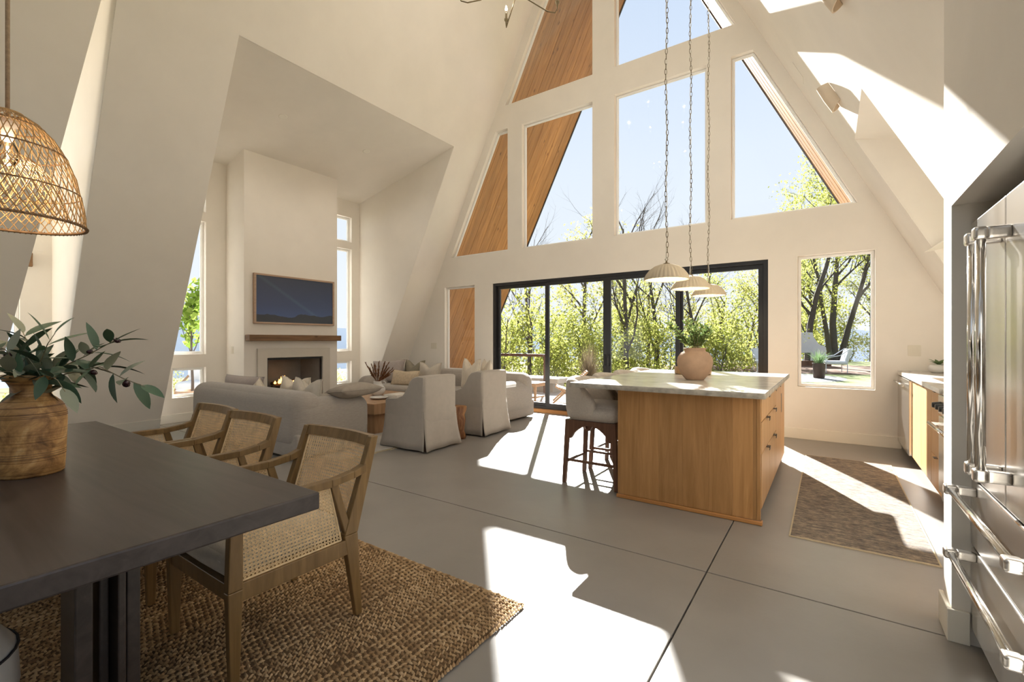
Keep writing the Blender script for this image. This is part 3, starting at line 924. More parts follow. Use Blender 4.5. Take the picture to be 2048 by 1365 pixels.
def leaf_cloud(name, pts, size, mat, parent, seed=0, aspect=0.55, kind='stuff'):
    g = np.random.default_rng(seed)
    n = len(pts)
    u = g.normal(size=(n, 3))
    u /= np.linalg.norm(u, axis=1)[:, None]
    v = g.normal(size=(n, 3))
    v -= u * (u * v).sum(1)[:, None]
    v /= np.linalg.norm(v, axis=1)[:, None]
    w_ = np.cross(u, v)
    s = size * g.uniform(0.6, 1.3, n)[:, None]
    a = pts - u * s * 0.5
    c = pts + u * s * 0.5
    l = pts + v * s * aspect * 0.5 + w_ * s * 0.12
    r = pts - v * s * aspect * 0.5 + w_ * s * 0.12
    V = np.stack([a, l, c, r], 1).reshape(-1, 3)
    me = bpy.data.meshes.new(name)
    me.vertices.add(4 * n)
    me.vertices.foreach_set('co', V.astype(np.float32).ravel())
    me.loops.add(4 * n)
    me.loops.foreach_set('vertex_index', np.arange(4 * n, dtype=np.int32))
    me.polygons.add(n)
    me.polygons.foreach_set('loop_start', np.arange(0, 4 * n, 4, dtype=np.int32))
    me.update(calc_edges=True)
    me.materials.append(M[mat])
    o = bpy.data.objects.new(name, me)
    COL.objects.link(o)
    o.parent = parent
    o['kind'] = kind
    return o

def tree(name, label, seed, H, r0, forks, spread, levels, mat, leaf_n, leaf_s, group='woodland trees beyond the patio', **k):
    t = thing(name, label, 'tree', (0, 0, 0), 0, group)
    bark, pts = grow(seed, H, r0, forks, spread, levels, leaf_n=leaf_n, **k)
    bark.build('trunk', 'bark', t, smooth=True, world=False, fix=False)
    if pts is not None:
        leaf_cloud('foliage', pts, leaf_s, mat, t, seed)
    return t
yaw = R(34.58)
def at(px, d, z=None):
    """ground point in the direction of picture column px at depth d"""
    u = (px - 1024) / 919.6
    x = d * (-math.sin(yaw) + math.cos(yaw) * u)
    y = d * (math.cos(yaw) + math.sin(yaw) * u)
    return (x, y, ground_z(x, y) if z is None else z)
LT = 'leafy woodland tree in fresh spring green beyond the sliding doors'
LB = 'slender yellow-green woodland tree beyond the sliding doors'
LU = 'low bushy sapling growing on the slope beyond the patio'
LN = 'bare branching tree standing up against the sky'
protoA = tree('broadleaf_tree', LT, 3, 9.0, 0.19, (9, 5, 4), 0.85, 3, 'leafA', 2800, 0.15, crown=1.2, blen=0.8)
protoB = tree('slender_tree', LB, 8, 9.5, 0.17, (11, 5, 3), 0.7, 3, 'leafC', 2600, 0.14, crown=1.1, start=0.2, blen=0.55)
protoC = tree('sapling', LU, 15, 3.6, 0.05, (12, 6, 3), 0.8, 3, 'leafA', 1800, 0.13, crown=0.9, start=0.08)
protoD = tree('bare_tree', LN, 21, 8.5, 0.15, (8, 6, 5), 0.7, 3, 'leafB', 0, 0.1, start=0.3)
protoE = tree('oak_tree', 'big oak with several thick dark trunks seen through the low right window', 33, 11.0, 0.26, (8, 6, 4), 0.75, 3, 'leafA', 9000, 0.16, twin=True, crown=1.3, start=0.45)
used = set()
pend = []
placed = []
LABEL = {p.name: p['label'] for p in (protoA, protoB, protoC, protoD, protoE)}
def put(proto, px, d, sc=1.0, rz=0.0, label=None, z=None, dz=0.0):
    x, y, zz = at(px, d, z)
    if not label:
        pend.append((proto.name, px))
    label = label or LABEL[proto.name]
    if proto.name in used:
        o = dup(proto, (x, y, zz + dz), rz, label, sc)
    else:
        used.add(proto.name)
        o = proto
        o.location = (x, y, zz + dz)
        o.rotation_euler = (0, 0, rz)
        o.scale = (sc,) * 3
        if label:
            o['label'] = label
    if len(pend) > len(placed):
        placed.append(o)
    return o
tr = random.Random(4)
put(protoD, 1066, 16.5, 0.72, 0.4, 'thin bare tree rising behind the brown handrail')
for px, d, sc in ((1010, 21, 0.44), (1040, 27, 0.38), (1085, 24, 0.34), (1112, 29, 0.38), (1136, 27, 0.42)):
    put(protoA, px, d, sc, tr.uniform(0, 6.28))
for px, d, sc in ((1160, 25, 1.2), (1222, 21, 0.8), (1250, 26, 0.9), (1298, 24, 0.80), (1365, 25, 0.84), (1420, 24, 0.80), (1480, 26, 0.84), (1530, 24, 0.80), (1580, 30, 1.0), (1745, 31, 0.95), (1800, 34, 1.0), (1250, 34, 1.0), (1450, 35, 1.0)):
    put(protoB if tr.random() < 0.5 or px == 1160 else protoA, px, d, sc, tr.uniform(0, 6.28))
for px, d, sc in ((1262, 19, 0.98), (1318, 21, 1.05), (1392, 23, 1.02), (1345, 30, 1.25), (1500, 33, 1.0)):
    put(protoD, px, d, sc, tr.uniform(0, 6.28))
for px, d, sc in ((1005, 15, 1.0), (1030, 18, 1.1), (1060, 20, 1.2), (1095, 17, 1.0), (1125, 19, 1.15), (1150, 22, 1.2), (1180, 17, 0.95), (1215, 18, 1.05), (1255, 20, 1.15), (1300, 19, 1.0), (1340, 21, 1.1), (1385, 22, 1.1), (1430, 20, 1.1), (1470, 21, 1.05), (1515, 22, 1.1), (1560, 29, 1.2), (1610, 34, 1.3), (1700, 35, 1.3), (1760, 33, 1.2), (1640, 38, 1.5)):
    put(protoC, px, d, sc, tr.uniform(0, 6.28))
put(protoE, 1668, 30, 1.0, 0.9)
put(protoA, 1632, 40, 1.2, 2.0, 'leafy tree far behind the big oak')
put(protoA, 1612, 24, 1.02, 4.0, 'tall tree whose crown fills the corner of the slanted middle-row window')

KINDW = {protoA.name: 'leafy spring-green tree', protoB.name: 'slender yellow-green tree', protoC.name: 'low bushy sapling', protoD.name: 'bare branching tree', protoE.name: 'big oak'}
ORD = ['leftmost', 'second from left', 'third from left', 'fourth from left', 'fifth from left', 'sixth from left', 'seventh from left', 'eighth from left']
buck = {}
for (nm_, px), o in zip(pend, placed):
    reg = 'first' if px < 1090 else 'second' if px < 1212 else 'third' if px < 1366 else 'fourth' if px < 1540 else ''
    reg = reg + ' door panel' if reg else 'low kitchen window'
    buck.setdefault((nm_, reg), []).append((px, o))
for (nm_, reg), l in buck.items():
    if nm_ == protoE.name:
        continue
    l.sort(key=lambda q: q[0])
    for k, (px, o) in enumerate(l):
        o['label'] = KINDW[nm_] + (' seen through the ' + reg if len(l) == 1 else ', ' + ORD[k] + ' of those seen through the ' + reg)
# handrail at the edge of the patio
t = thing('handrail', 'brown handrail on slim posts at the edge of the patio', 'railing', (-7.3, 10.0, -0.05))
B().box(-9.0, -5.85, 9.97, 10.03, 0.86, 0.93).build('rail', 'corten', t, bevel=0.005)
for x in (-8.95, -5.90):
    B().box(x - 0.02, x + 0.02, 9.98, 10.02, -0.05, 0.87).build('post', 'corten', t)
t = thing('concrete_bench', 'long white concrete bench on the patio behind the low teak table', 'bench', (-6.6, 10.5, -0.05))
B().box(-8.2, -5.6, 10.15, 10.95, 0.18, 0.30).build('bench_slab', 'patio', t, bevel=0.01)
B().box(-8.0, -5.8, 10.25, 10.85, -0.05, 0.19).build('bench_base', 'patio', t)

# teak table and folding chairs on the patio
t = thing('patio_table', 'low square teak table on the patio', 'table', (-5.35, 8.5, -0.05))
for k in range(6):
    B().box(-5.63 + k * 0.095, -5.543 + k * 0.095, 8.22, 8.76, 0.335, 0.365).build('slat', 'teak', t, bevel=0.004)
B().prism([(-5.63, 8.22), (-5.065, 8.22), (-5.065, 8.76), (-5.63, 8.76)], 'z', 0.29, 0.335, [[(-5.60, 8.25), (-5.095, 8.25), (-5.095, 8.73), (-5.60, 8.73)]]).build('apron', 'teak', t)
for x in (-5.60, -5.10):
    for y in (8.26, 8.72):
        B().hexa([(x - 0.016, y - 0.016, -0.05), (x + 0.016, y - 0.016, -0.05), (x + 0.016, y + 0.016, -0.05), (x - 0.016, y + 0.016, -0.05)],
                 [(x - 0.025, y - 0.025, 0.33), (x + 0.025, y - 0.025, 0.33), (x + 0.025, y + 0.025, 0.33), (x - 0.025, y + 0.025, 0.33)]).build('leg', 'teak', t)
B().box(-5.6, -5.1, 8.255, 8.275, 0.05, 0.08).build('stretcher', 'teak', t)
B().box(-5.11, -5.09, 8.26, 8.72, 0.05, 0.08).build('stretcher', 'teak', t)
def folding_chair(loc, rz, label):
    t = thing('folding_chair', label, 'chair', loc, rz, 'folding chairs on the patio')
    for s in (-0.26, 0.26):
        B().tube([(s, -0.42, 0.0), (s, 0.30, 0.66)], 0.02, 6).build('back_leg', 'teak', t, world=False)
        B().tube([(s * 0.9, 0.25, 0.0), (s * 0.9, 0.02, 0.14), (s * 0.9, -0.36, 0.36)], 0.02, 6).build('front_leg', 'teak', t, world=False)
    B().tube([(-0.26, 0.30, 0.66), (0.26, 0.30, 0.66)], 0.018, 6).build('top_rail', 'teak', t, world=False)
    for k in range(9):
        y0 = 0.0 + k * 0.032
        B().box(-0.25, 0.25, y0, y0 + 0.027, 0.362 + k * 0.0325, 0.372 + k * 0.0325).build('back_strap', 'weave', t, world=False)
    for k in range(8):
        y0 = -0.34 + k * 0.045
        B().box(-0.23, 0.23, y0, y0 + 0.038, 0.345 - k * 0.014, 0.355 - k * 0.014).build('seat_strap', 'weave', t, world=False)
    return t
folding_chair((-4.50, 8.80, -0.05), R(-62), 'teak folding chair with woven back beyond the bar stools')
folding_chair((-5.85, 8.35, -0.05), R(115), 'teak folding chair half hidden beside the low patio table')

# ornamental grass
def blades(name, n, h, r, mat, parent, seed, w_=0.008, loc=(0, 0, 0), droop=0.5):
    g = random.Random(seed)
    b = B()
    for i in range(n):
        a = g.uniform(0, 6.283)
        rr = r * math.sqrt(g.random()) * 0.25
        L = h * g.uniform(0.55, 1.05)
        lean = g.uniform(0.05, 1) * r
        ca, sa = math.cos(a), math.sin(a)
        pp = []
        for k in range(5):
            u = k / 4
            out = rr + lean * u ** 1.8
            pp.append(Vector((loc[0] + out * ca, loc[1] + out * sa, loc[2] + L * (u - droop * u ** 3 * (lean / r) * 0.5))))
        o = len(b.v)
        for k, q in enumerate(pp):
            ww = w_ * (1 - k / 4.3)
            b.v += [(q.x - sa * ww, q.y + ca * ww, q.z), (q.x + sa * ww, q.y - ca * ww, q.z)]
        for k in range(4):
            b.f.append((o + 2 * k, o + 2 * k + 1, o + 2 * k + 3, o + 2 * k + 2))
    return b.build(name, mat, parent, fix=False, world=False, prop={'kind': 'stuff'})
x, y, z = at(1178, 12.0, -0.12)
t = thing('ornamental_grass', 'tall clump of dry feathery ornamental grass outside the doors', 'grass', (x, y, z))
blades('grass_blades', 520, 1.45, 0.45, 'plume', t, 3, 0.006)
# garden planter and chairs seen through the low right window
x, y, z = at(1638, 16.0, -0.05)
t = thing('garden_planter', 'round brown planter with spiky grass on the concrete pad', 'planter', (x, y, z + 0.02))
B().lathe([(0.15, 0), (0.17, 0.02), (0.19, 0.50), (0.205, 0.52), (0.18, 0.52), (0.17, 0.46), (0, 0.46)], (0, 0, 0), 24).build('pot', 'planter', t, smooth=True, world=False)
blades('grass_blades', 150, 0.62, 0.55, 'blade', t, 5, 0.012, (0, 0, 0.44))
def garden_chair(px, d, rz, label):
    x, y, z = at(px, d, -0.02)
    t = thing('garden_chair', label, 'chair', (x, y, z), rz, 'pale blue garden chairs')
    for a in (-0.33, 0.33):
        for c in (-0.36, 0.36):
            B().tube([(a, c, 0), (a, c, 0.42)], 0.018, 6).build('leg', 'outwhite', t, world=False)
    B().rbox(-0.36, 0.36, -0.4, 0.38, 0.34, 0.48, 0.05, 3).build('seat_cushion', 'outwhite', t, smooth=True, world=False)
    B().rbox(-0.34, 0.34, -0.07, 0.07, 0, 0.52, 0.06, 3, T=TR((0, 0.34, 0.44), 0, R(-16))).build('back_cushion', 'outwhite', t, smooth=True, world=False)
    for a in (-0.37, 0.37):
        B().tube([(a, -0.36, 0.42), (a, -0.3, 0.62), (a, 0.1, 0.70), (a, 0.45, 0.96)], 0.016, 6).build('arm', 'outwhite', t, world=False)
    B().tube([(-0.37, 0.45, 0.96), (0.37, 0.45, 0.96)], 0.016, 6).build('top_rail', 'outwhite', t, world=False)
garden_chair(1668, 18.6, R(-75), 'pale blue garden chair beside the brown planter')
garden_chair(1527, 19.5, R(20), 'pale garden chair cut off by the edge of the black doors')
x, y, z = at(1606, 24, -0.05)
t = thing('outdoor_fireplace', 'white outdoor fireplace with a curved shoulder in the garden', 'fireplace', (x, y, z))
prof = [(-1.2, 0), (-1.2, 1.0), (-0.9, 1.1), (-0.65, 1.5), (-0.6, 1.75), (0.35, 1.75), (0.4, 1.5), (0.65, 1.12), (0.95, 1.0), (0.95, 0)]
B().prism(prof, 'y', -0.3, 0.3, [[(-0.5, 0.15), (0.3, 0.15), (0.3, 0.7), (-0.5, 0.7)]], T=TR((0, 0, 0), R(20))).build('chimney_wall', 'outwhite', t, world=False, bevel=0.02)
B().box(-1.3, 1.1, -0.55, -0.3, 0, 0.3, T=TR((0, 0, 0), R(20))).build('hearth', 'mulch', t, world=False)

# terrace outside the fireplace dormer
t = thing('young_tree', 'young leafy tree in a tub outside the fireplace dormer', 'tree', (-10.25, 3.86, -0.06))
B().lathe([(0.22, 0), (0.27, 0.34), (0.29, 0.36), (0.25, 0.36), (0.24, 0.3), (0, 0.3)], (0, 0, 0), 24).build('tub', 'terra', t, smooth=True, world=False)
bk, pp = grow(77, 2.0, 0.03, (9, 5), 0.6, 2, start=0.35, leaf_n=420, crown=0.35)
bk.build('trunk', 'bark', t, smooth=True, world=False, fix=False).location.z = 0.5
leaf_cloud('foliage', pp, 0.15, 'leafB', t, 9, 0.8).location.z = 0.5
t = thing('terrace_chair', 'white upholstered terrace chair outside the fireplace dormer', 'chair', (-11.3, 4.45, -0.06), R(50))
B().rbox(-0.4, 0.4, -0.4, 0.4, 0.16, 0.46, 0.1, 4).build('seat_cushion', 'outwhite', t, smooth=True, world=False)
B().rbox(-0.4, 0.4, 0.25, 0.48, 0.35, 0.95, 0.1, 4).build('back_cushion', 'outwhite', t, smooth=True, world=False)
for a in (-0.38, 0.38):
    B().tube([(a, -0.38, 0), (a, -0.36, 0.3), (a, 0.45, 0.6), (a, 0.5, 0.0)], 0.025, 6).build('arm', 'teak', t, world=False)
for px, d, sc, lab in ((352, 34, 0.8, 'bushy sapling far below the terrace, left of the tub tree'), (395, 40, 0.9, 'bushy sapling far below the terrace, behind the tub tree'),
                       (685, 40, 0.85, 'bushy sapling in the window strip on the gable side of the fireplace'), (20, 30, 0.8, 'bushy sapling outside the dormer beside the dining table')):
    put(protoC, px, d, sc * 1.5, tr.uniform(0, 6.28), lab)

# ------------------------------------------------------------------ rugs
def braided_rug():
    x0, x1, y0, y1 = -4.15, -1.19, -1.05, 1.82
    t = thing('jute_rug', 'chunky braided jute rug under the dining table', 'rug', ((x0 + x1) / 2, (y0 + y1) / 2, 0))
    B().box(x0 + 0.01, x1 - 0.01, y0 + 0.01, y1 - 0.01, 0.0005, 0.010).build('backing', 'jute_base', t)
    pitch, step = 0.0235, 0.0155
    rows = int((y1 - y0 + 0.3) / pitch)
    colsn = int((x1 - x0) / step)
    P, D = [], []
    for i in range(rows):
        for j in range(colsn):
            x = x0 + (j + 0.5) * step
            ph = (x - x0) / 0.235
            tri_ = abs((ph % 2) - 1)
            y = y0 - 0.15 + (i + 0.5) * pitch + 0.115 * tri_
            if not (y0 + 0.012 < y < y1 - 0.012):
                continue
            slope = -0.49 if (ph % 2) < 1 else 0.49
            sgn = 1 if j % 2 == 0 else -1
            P.append((x, y + sgn * 0.0042))
            D.append(slope + sgn * 0.62)
    # bound edge all round
    for (ax, ay, bx_, by_) in ((x0, y0, x1, y0), (x1, y0, x1, y1), (x1, y1, x0, y1), (x0, y1, x0, y0)):
        L = math.hypot(bx_ - ax, by_ - ay)
        for k in range(int(L / 0.016)):
            u = (k + 0.5) / int(L / 0.016)
            P.append((ax + (bx_ - ax) * u, ay + (by_ - ay) * u))
            D.append(math.atan2(by_ - ay, bx_ - ax) + 0.6)
    P = np.array(P) + rng.normal(0, 0.0012, (len(P), 2))
    D = np.array(D) + rng.normal(0, 0.12, len(D))
    n = len(P)
    ln = rng.uniform(0.013, 0.0175, n)
    wd = rng.uniform(0.0072, 0.0092, n)
    hz = rng.uniform(0.016, 0.021, n)
    c, s = np.cos(D), np.sin(D)
    zb = 0.006
    V = np.zeros((n, 6, 3))
    V[:, 0] = np.stack([P[:, 0] - c * ln, P[:, 1] - s * ln, np.full(n, 0.010)], 1)
    V[:, 1] = np.stack([P[:, 0] + c * ln, P[:, 1] + s * ln, np.full(n, 0.012)], 1)
    V[:, 2] = np.stack([P[:, 0] - s * wd, P[:, 1] + c * wd, np.full(n, zb)], 1)
    V[:, 3] = np.stack([P[:, 0] + s * wd, P[:, 1] - c * wd, np.full(n, zb)], 1)
    V[:, 4] = np.stack([P[:, 0] - c * ln * 0.3, P[:, 1] - s * ln * 0.3, hz], 1)
    V[:, 5] = np.stack([P[:, 0] + c * ln * 0.4, P[:, 1] + s * ln * 0.4, hz * 0.96], 1)
    F = np.array([(0, 3, 4), (0, 4, 2), (1, 5, 3), (1, 2, 5), (4, 3, 5), (4, 5, 2)])
    idx = (np.arange(n)[:, None, None] * 6 + F[None]).reshape(-1)
    me = bpy.data.meshes.new('braid')
    me.vertices.add(n * 6)
    me.vertices.foreach_set('co', (V.reshape(-1, 3) - np.array([(x0 + x1) / 2, (y0 + y1) / 2, 0])).astype(np.float32).ravel())
    me.loops.add(len(idx))
    me.loops.foreach_set('vertex_index', idx.astype(np.int32))
    me.polygons.add(n * 6)
    me.polygons.foreach_set('loop_start', np.arange(0, n * 18, 3, dtype=np.int32))
    me.polygons.foreach_set('use_smooth', [True] * (n * 6))
    me.update(calc_edges=True)
    m, nt, nn, bs = new_mat('jute_braid')
    geo = N(nt, 'ShaderNodeNewGeometry')
    tc = N(nt, 'ShaderNodeTexCoord')
    nz = N(nt, 'ShaderNodeTexNoise', i={'Scale': 3.5, 'Detail': 3.0})
    nt.links.new(tc.outputs['Object'], nz.inputs['Vector'])
    ad = N(nt, 'ShaderNodeMath', operation='MULTIPLY_ADD')
    ad.inputs[1].default_value = 0.75
    nt.links.new(geo.outputs['Random Per Island'], ad.inputs[0])
    m2 = N(nt, 'ShaderNodeMath', operation='MULTIPLY_ADD')
    m2.inputs[1].default_value = 1.0
    m2.inputs[2].default_value = -0.38
    nt.links.new(nz.outputs[0], m2.inputs[0])
    nt.links.new(m2.outputs[0], ad.inputs[2])
    r = ramp(nt, ad.outputs[0], [(0.05, (0.25, 0.145, 0.065)), (0.5, (0.48, 0.31, 0.15)), (0.95, (0.68, 0.48, 0.27))])
    nt.links.new(r.outputs[0], bs.inputs['Base Color'])
    bs.inputs['Roughness'].default_value = 0.85
    me.materials.append(m)
    o = bpy.data.objects.new('braid', me)
    COL.objects.link(o)
    o.parent = t
    o['kind'] = 'stuff'
braided_rug()

t = thing('runner_rug', 'faded charcoal and tan runner rug beside the island drawers', 'rug', (0.15, 4.73, 0))
B().box(-0.205, 0.51, 3.46, 6.0, 0.0005, 0.008).build('pile', 'runner', t, bevel=0.003)
B().prism([(-0.213, 3.452), (0.518, 3.452), (0.518, 6.008), (-0.213, 6.008)], 'z', 0.0004, 0.0075, [[(-0.204, 3.461), (0.509, 3.461), (0.509, 5.999), (-0.204, 5.999)]]).build('binding', 'fringe', t)

t = thing('living_rug', 'large pale grey wool rug under the sofas', 'rug', (-5.7, 4.6, 0))
B().box(-7.4, -4.22, 2.95, 6.6, 0.0005, 0.012).build('pile', 'livingrug', t, bevel=0.004)
b = B()
g = random.Random(2)
for k in range(150):
    y = 2.96 + k * 0.0243
    b.box(-4.23, -4.17 + g.uniform(-0.01, 0.012), y, y + 0.014, 0.001, 0.006)
b.build('fringe', 'fringe', t, prop={'kind': 'stuff'})

# ------------------------------------------------------------------ dining table and chairs
t = thing('dining_table', 'long dark-stained dining table with thick top and slatted legs', 'table', (-2.56, 0.44, 0))
TX0, TX1, TY0, TY1 = -3.74, -1.375, 0.0, 0.885
B().box(TX0, TX1, TY0, TY1, 0.708, 0.765).build('tabletop', 'table', t, bevel=0.006)
B().box(TX0 + 0.25, TX1 - 0.30, TY0 + 0.25, TY1 - 0.25, 0.66, 0.708).build('apron', 'table', t)
for cx in (-3.30, -1.80):
    for (a, c, dx) in ((0.365, 0.405, 0.0), (0.425, 0.448, -0.03), (0.455, 0.475, 0.02), (0.485, 0.520, -0.015)):
        B().box(cx - 0.09 + dx, cx + 0.06 + dx, a, c, 0.065, 0.66).build('leg_slat', 'table', t, bevel=0.004)
    B().box(cx - 0.12, cx + 0.08, 0.34, 0.54, 0.020, 0.065).build('foot', 'table', t, bevel=0.006)

def cane_strips(b, w0, w1, h, fn, pitch=0.0148):
    """woven cane over a panel: fn maps (u, v) in metres to a point and a normal; w0, w1 are the widths at bottom and top"""
    def half(v): return (w0 + (w1 - w0) * v / h) / 2
    def strip(p, q, wd, off_):
        (a, na), (c, nc) = fn(*p), fn(*q)
        a, c = Vector(a), Vector(c)
        n = Vector(na).normalized()
        d = (c - a)
        if d.length < 0.004:
            return
        s = d.cross(n).normalized() * wd
        e = n * 0.0006
        a, c = a + n * off_, c + n * off_
        b.hexa([a - s - e, a + s - e, a + s + e, a - s + e], [c - s - e, c + s - e, c + s + e, c - s + e])
    nv = int(h / pitch)
    wm = max(w0, w1)
    nu = int(wm / pitch)
    segs = 4
    for i in range(nv + 1):
        v = i * h / nv
        for dv in (-0.0021, 0.0021):
            vv = min(max(v + dv, 0), h)
            for k in range(segs):
                a = -half(vv) + 2 * half(vv) * k / segs
                c = -half(vv) + 2 * half(vv) * (k + 1) / segs
                strip((a, vv), (c, vv), 0.0008, 0.0006)
    for j in range(nu + 1):
        u = -wm / 2 + j * wm / nu
        lo, hi = 0.0, h
        if w0 != w1:
            lim = (abs(u) * 2 - w0) / (w1 - w0) * h
            if w1 > w0:
                lo = max(0, lim)
            else:
                hi = min(h, lim)
        if hi - lo < 0.01:
            continue
        for du in (-0.0021, 0.0021):
            strip((u + du, lo), (u + du, hi), 0.0008, -0.0006)
    for sg in (-1, 1):
        k = -int(h / pitch) - nu
        for j in range(-nv - nu, nu + nv + 1):
            u0 = j * pitch + pitch * 0.5
            best = []
            st = 24
            for q in range(st + 1):
                v = h * q / st
                u = u0 + sg * v
                if abs(u) <= half(v):
                    best.append((u, v))
            if len(best) > 1:
                strip(best[0], best[-1], 0.0009, 0.0)
    return b

def chair():
    """local frame: the sitter looks towards -y, origin under the middle of the seat on the rug"""
    t = thing('dining_chair', 'x', 'chair', (0, 0, 0), 0, 'cane dining chairs')
    Y0, Y1 = -0.26, 0.27
    HW = 0.262
    def post(p, q, wx, wy, name, p2=None):
        b = B()
        P = [p] + ([p2] if p2 else []) + [q]
        for i in range(len(P) - 1):
            a, c = P[i], P[i + 1]
            wa = wx if isinstance(wx, (int, float)) else wx[i]
            wb = wx if isinstance(wx, (int, float)) else wx[i + 1]
            ya = wy if isinstance(wy, (int, float)) else wy[i]
            yb = wy if isinstance(wy, (int, float)) else wy[i + 1]
            b.hexa([(a[0] - wa, a[1] - ya, a[2]), (a[0] + wa, a[1] - ya, a[2]), (a[0] + wa, a[1] + ya, a[2]), (a[0] - wa, a[1] + ya, a[2])],
                   [(c[0] - wb, c[1] - yb, c[2]), (c[0] + wb, c[1] - yb, c[2]), (c[0] + wb, c[1] + yb, c[2]), (c[0] - wb, c[1] + yb, c[2])])
        return b.build(name, 'chairwood', t, world=False, bevel=0.004)
    for s in (-1, 1):
        x = s * HW
        post((x, Y0, 0.0), (x, Y0 + 0.005, 0.62), (0.014, 0.018, 0.018), (0.016, 0.026, 0.022), 'front_leg', (x, Y0, 0.34))
        post((x, Y1, 0.0), (x, Y1 + 0.085, 0.795), (0.014, 0.018, 0.016), (0.016, 0.034, 0.020), 'rear_leg', (x, Y1 - 0.045, 0.38))
        post((x, Y1 - 0.055, 0.385), (x, Y1 - 0.125, 0.615), 0.014, 0.018, 'arm_strut')
        b = B()
        ap = [(Y0 - 0.03, 0.625), (Y0 + 0.2, 0.630), (Y1 - 0.14, 0.628), (Y1 - 0.03, 0.640), (Y1 + 0.035, 0.660)]
        for i in range(4):
            (a, za), (c, zc) = ap[i], ap[i + 1]
            b.hexa([(x - 0.019, a, za - 0.016), (x + 0.019, a, za - 0.016), (x + 0.019, a, za + 0.016), (x - 0.019, a, za + 0.016)],
                   [(x - 0.019, c, zc - 0.016 - 0.006 * (i == 3)), (x + 0.019, c, zc - 0.016 - 0.006 * (i == 3)), (x + 0.019, c, zc + 0.018), (x - 0.019, c, zc + 0.018)])
        b.build('armrest', 'chairwood', t, world=False, bevel=0.003)
        B().box(x - 0.016, x + 0.016, Y0 + 0.02, Y1 - 0.05, 0.295, 0.362).build('side_rail', 'chairwood', t, world=False, bevel=0.003)
        ya, yb = Y0 + 0.024, Y1 - 0.075
        h = 0.245
        def fs(u, v, x=x):
            return ((x, (ya + yb) / 2 - 0.006 + u - 0.03 * v / h, 0.363 + v), (1, 0, 0))
        cb = cane_strips(B(), yb - ya - 0.012, yb - ya - 0.065, h, fs)
        cb.build('side_cane', 'cane', t, world=False, fix=False)
        b = B()
        for (p, q) in (((-1, 0), (1, 0)), ((-1, 1), (1, 1)), ((-1, 0), (-1, 1)), ((1, 0), (1, 1))):
            hw = lambda v: ((yb - ya - 0.012) + (-0.053) * v) / 2
            a, c = fs(p[0] * hw(p[1]), p[1] * h)[0], fs(q[0] * hw(q[1]), q[1] * h)[0]
            b.tube([a, c], 0.0045, 6)
        b.build('cane_edging', 'cane', t, world=False)
    # back: slightly bowed cane between two rails
    def bowpt(u, v):
        z = 0.42 + v
        y = Y1 - 0.045 + (z - 0.38) * (0.130 / 0.415)
        bow = 0.028 * (1 - (u / 0.25) ** 2)
        return ((u, y + bow, z), (0, 1, -0.35))
    cane_strips(B(), 0.472, 0.472, 0.330, bowpt).build('back_cane', 'cane', t, world=False, fix=False)
    for v0, v1, nm in ((0.330, 0.376, 'top_rail'), (-0.04, 0.0, 'lower_back_rail')):
        b = B()
        for k in range(8):
            a, c = -0.262 + k * 0.0655, -0.262 + (k + 1) * 0.0655
            q = []
            for vv in (v0, v1):
                for (u, dy) in ((a, -0.012), (c, -0.012), (c, 0.014), (a, 0.014)):
                    p = bowpt(u * 0.98, vv)[0]
                    q.append((p[0] / 0.98, p[1] + dy, p[2]))
            b.hexa(q[:4], q[4:])
        b.build(nm, 'chairwood', t, world=False)
    b = B()
    for (p, q) in (((-0.236, 0.0), (-0.236, 0.330)), ((0.236, 0.0), (0.236, 0.330))):
        b.tube([bowpt(*p)[0], bowpt(*q)[0]], 0.0045, 6)
    for vv in (0.002, 0.328):
        b.tube([bowpt(-0.236 + 0.472 * k / 10, vv)[0] for k in range(11)], 0.0045, 6)
    b.build('cane_edging', 'cane', t, world=False)
    B().box(-HW, HW, Y0 - 0.016, Y0 + 0.018, 0.30, 0.362).build('front_rail', 'chairwood', t, world=False, bevel=0.003)
    B().box(-HW, HW, Y1 - 0.075, Y1 - 0.045, 0.30, 0.362).build('rear_rail', 'chairwood', t, world=False, bevel=0.003)
    st = B().rbox(-0.238, 0.238, Y0 - 0.008, Y1 - 0.05, 0.362, 0.455, 0.035, 4, puff=0.012).build('seat', 'linen', t, world=False, smooth=True)
    b = B()
    b.tube([(-0.236, Y0 + 0.0, 0.395), (-0.18, Y0 - 0.008, 0.425), (0.18, Y0 - 0.008, 0.425), (0.236, Y0, 0.395)], 0.004, 6)
    b.build('piping', 'pipe', st, world=False)
    return t
c0 = chair()
RZ = 0.019
c0.location = (-2.03, 1.055, RZ)
c0['label'] = 'cane-backed dining chair at the table corner, its side panel in full view'
dup(c0, (-2.90, 1.07, RZ), R(1.5), 'cane-backed dining chair in the middle of the three at the table')
dup(c0, (-3.48, 1.10, RZ), R(-1), 'cane-backed dining chair farthest along the table, near the sloped wall')

# round upholstered pouf just inside the frame, under the near edge of the table
t = thing('pouf', 'white fabric pouf with dark piping under the near edge of the table', 'pouf', (-1.995, 0.082, RZ))
B().lathe([(0, 0), (0.16, 0), (0.19, 0.03), (0.205, 0.18), (0.215, 0.26), (0.21, 0.36), (0.17, 0.42), (0.08, 0.44), (0, 0.443)], (0, 0, 0), 32).build('cushion', 'ceramic', t, world=False, smooth=True)
b = B()
b.tube([(0.2105 * math.cos(a * math.pi / 16), 0.2105 * math.sin(a * math.pi / 16), 0.362) for a in range(33)], 0.004, 6)
b.build('piping', 'fascia', t, world=False)

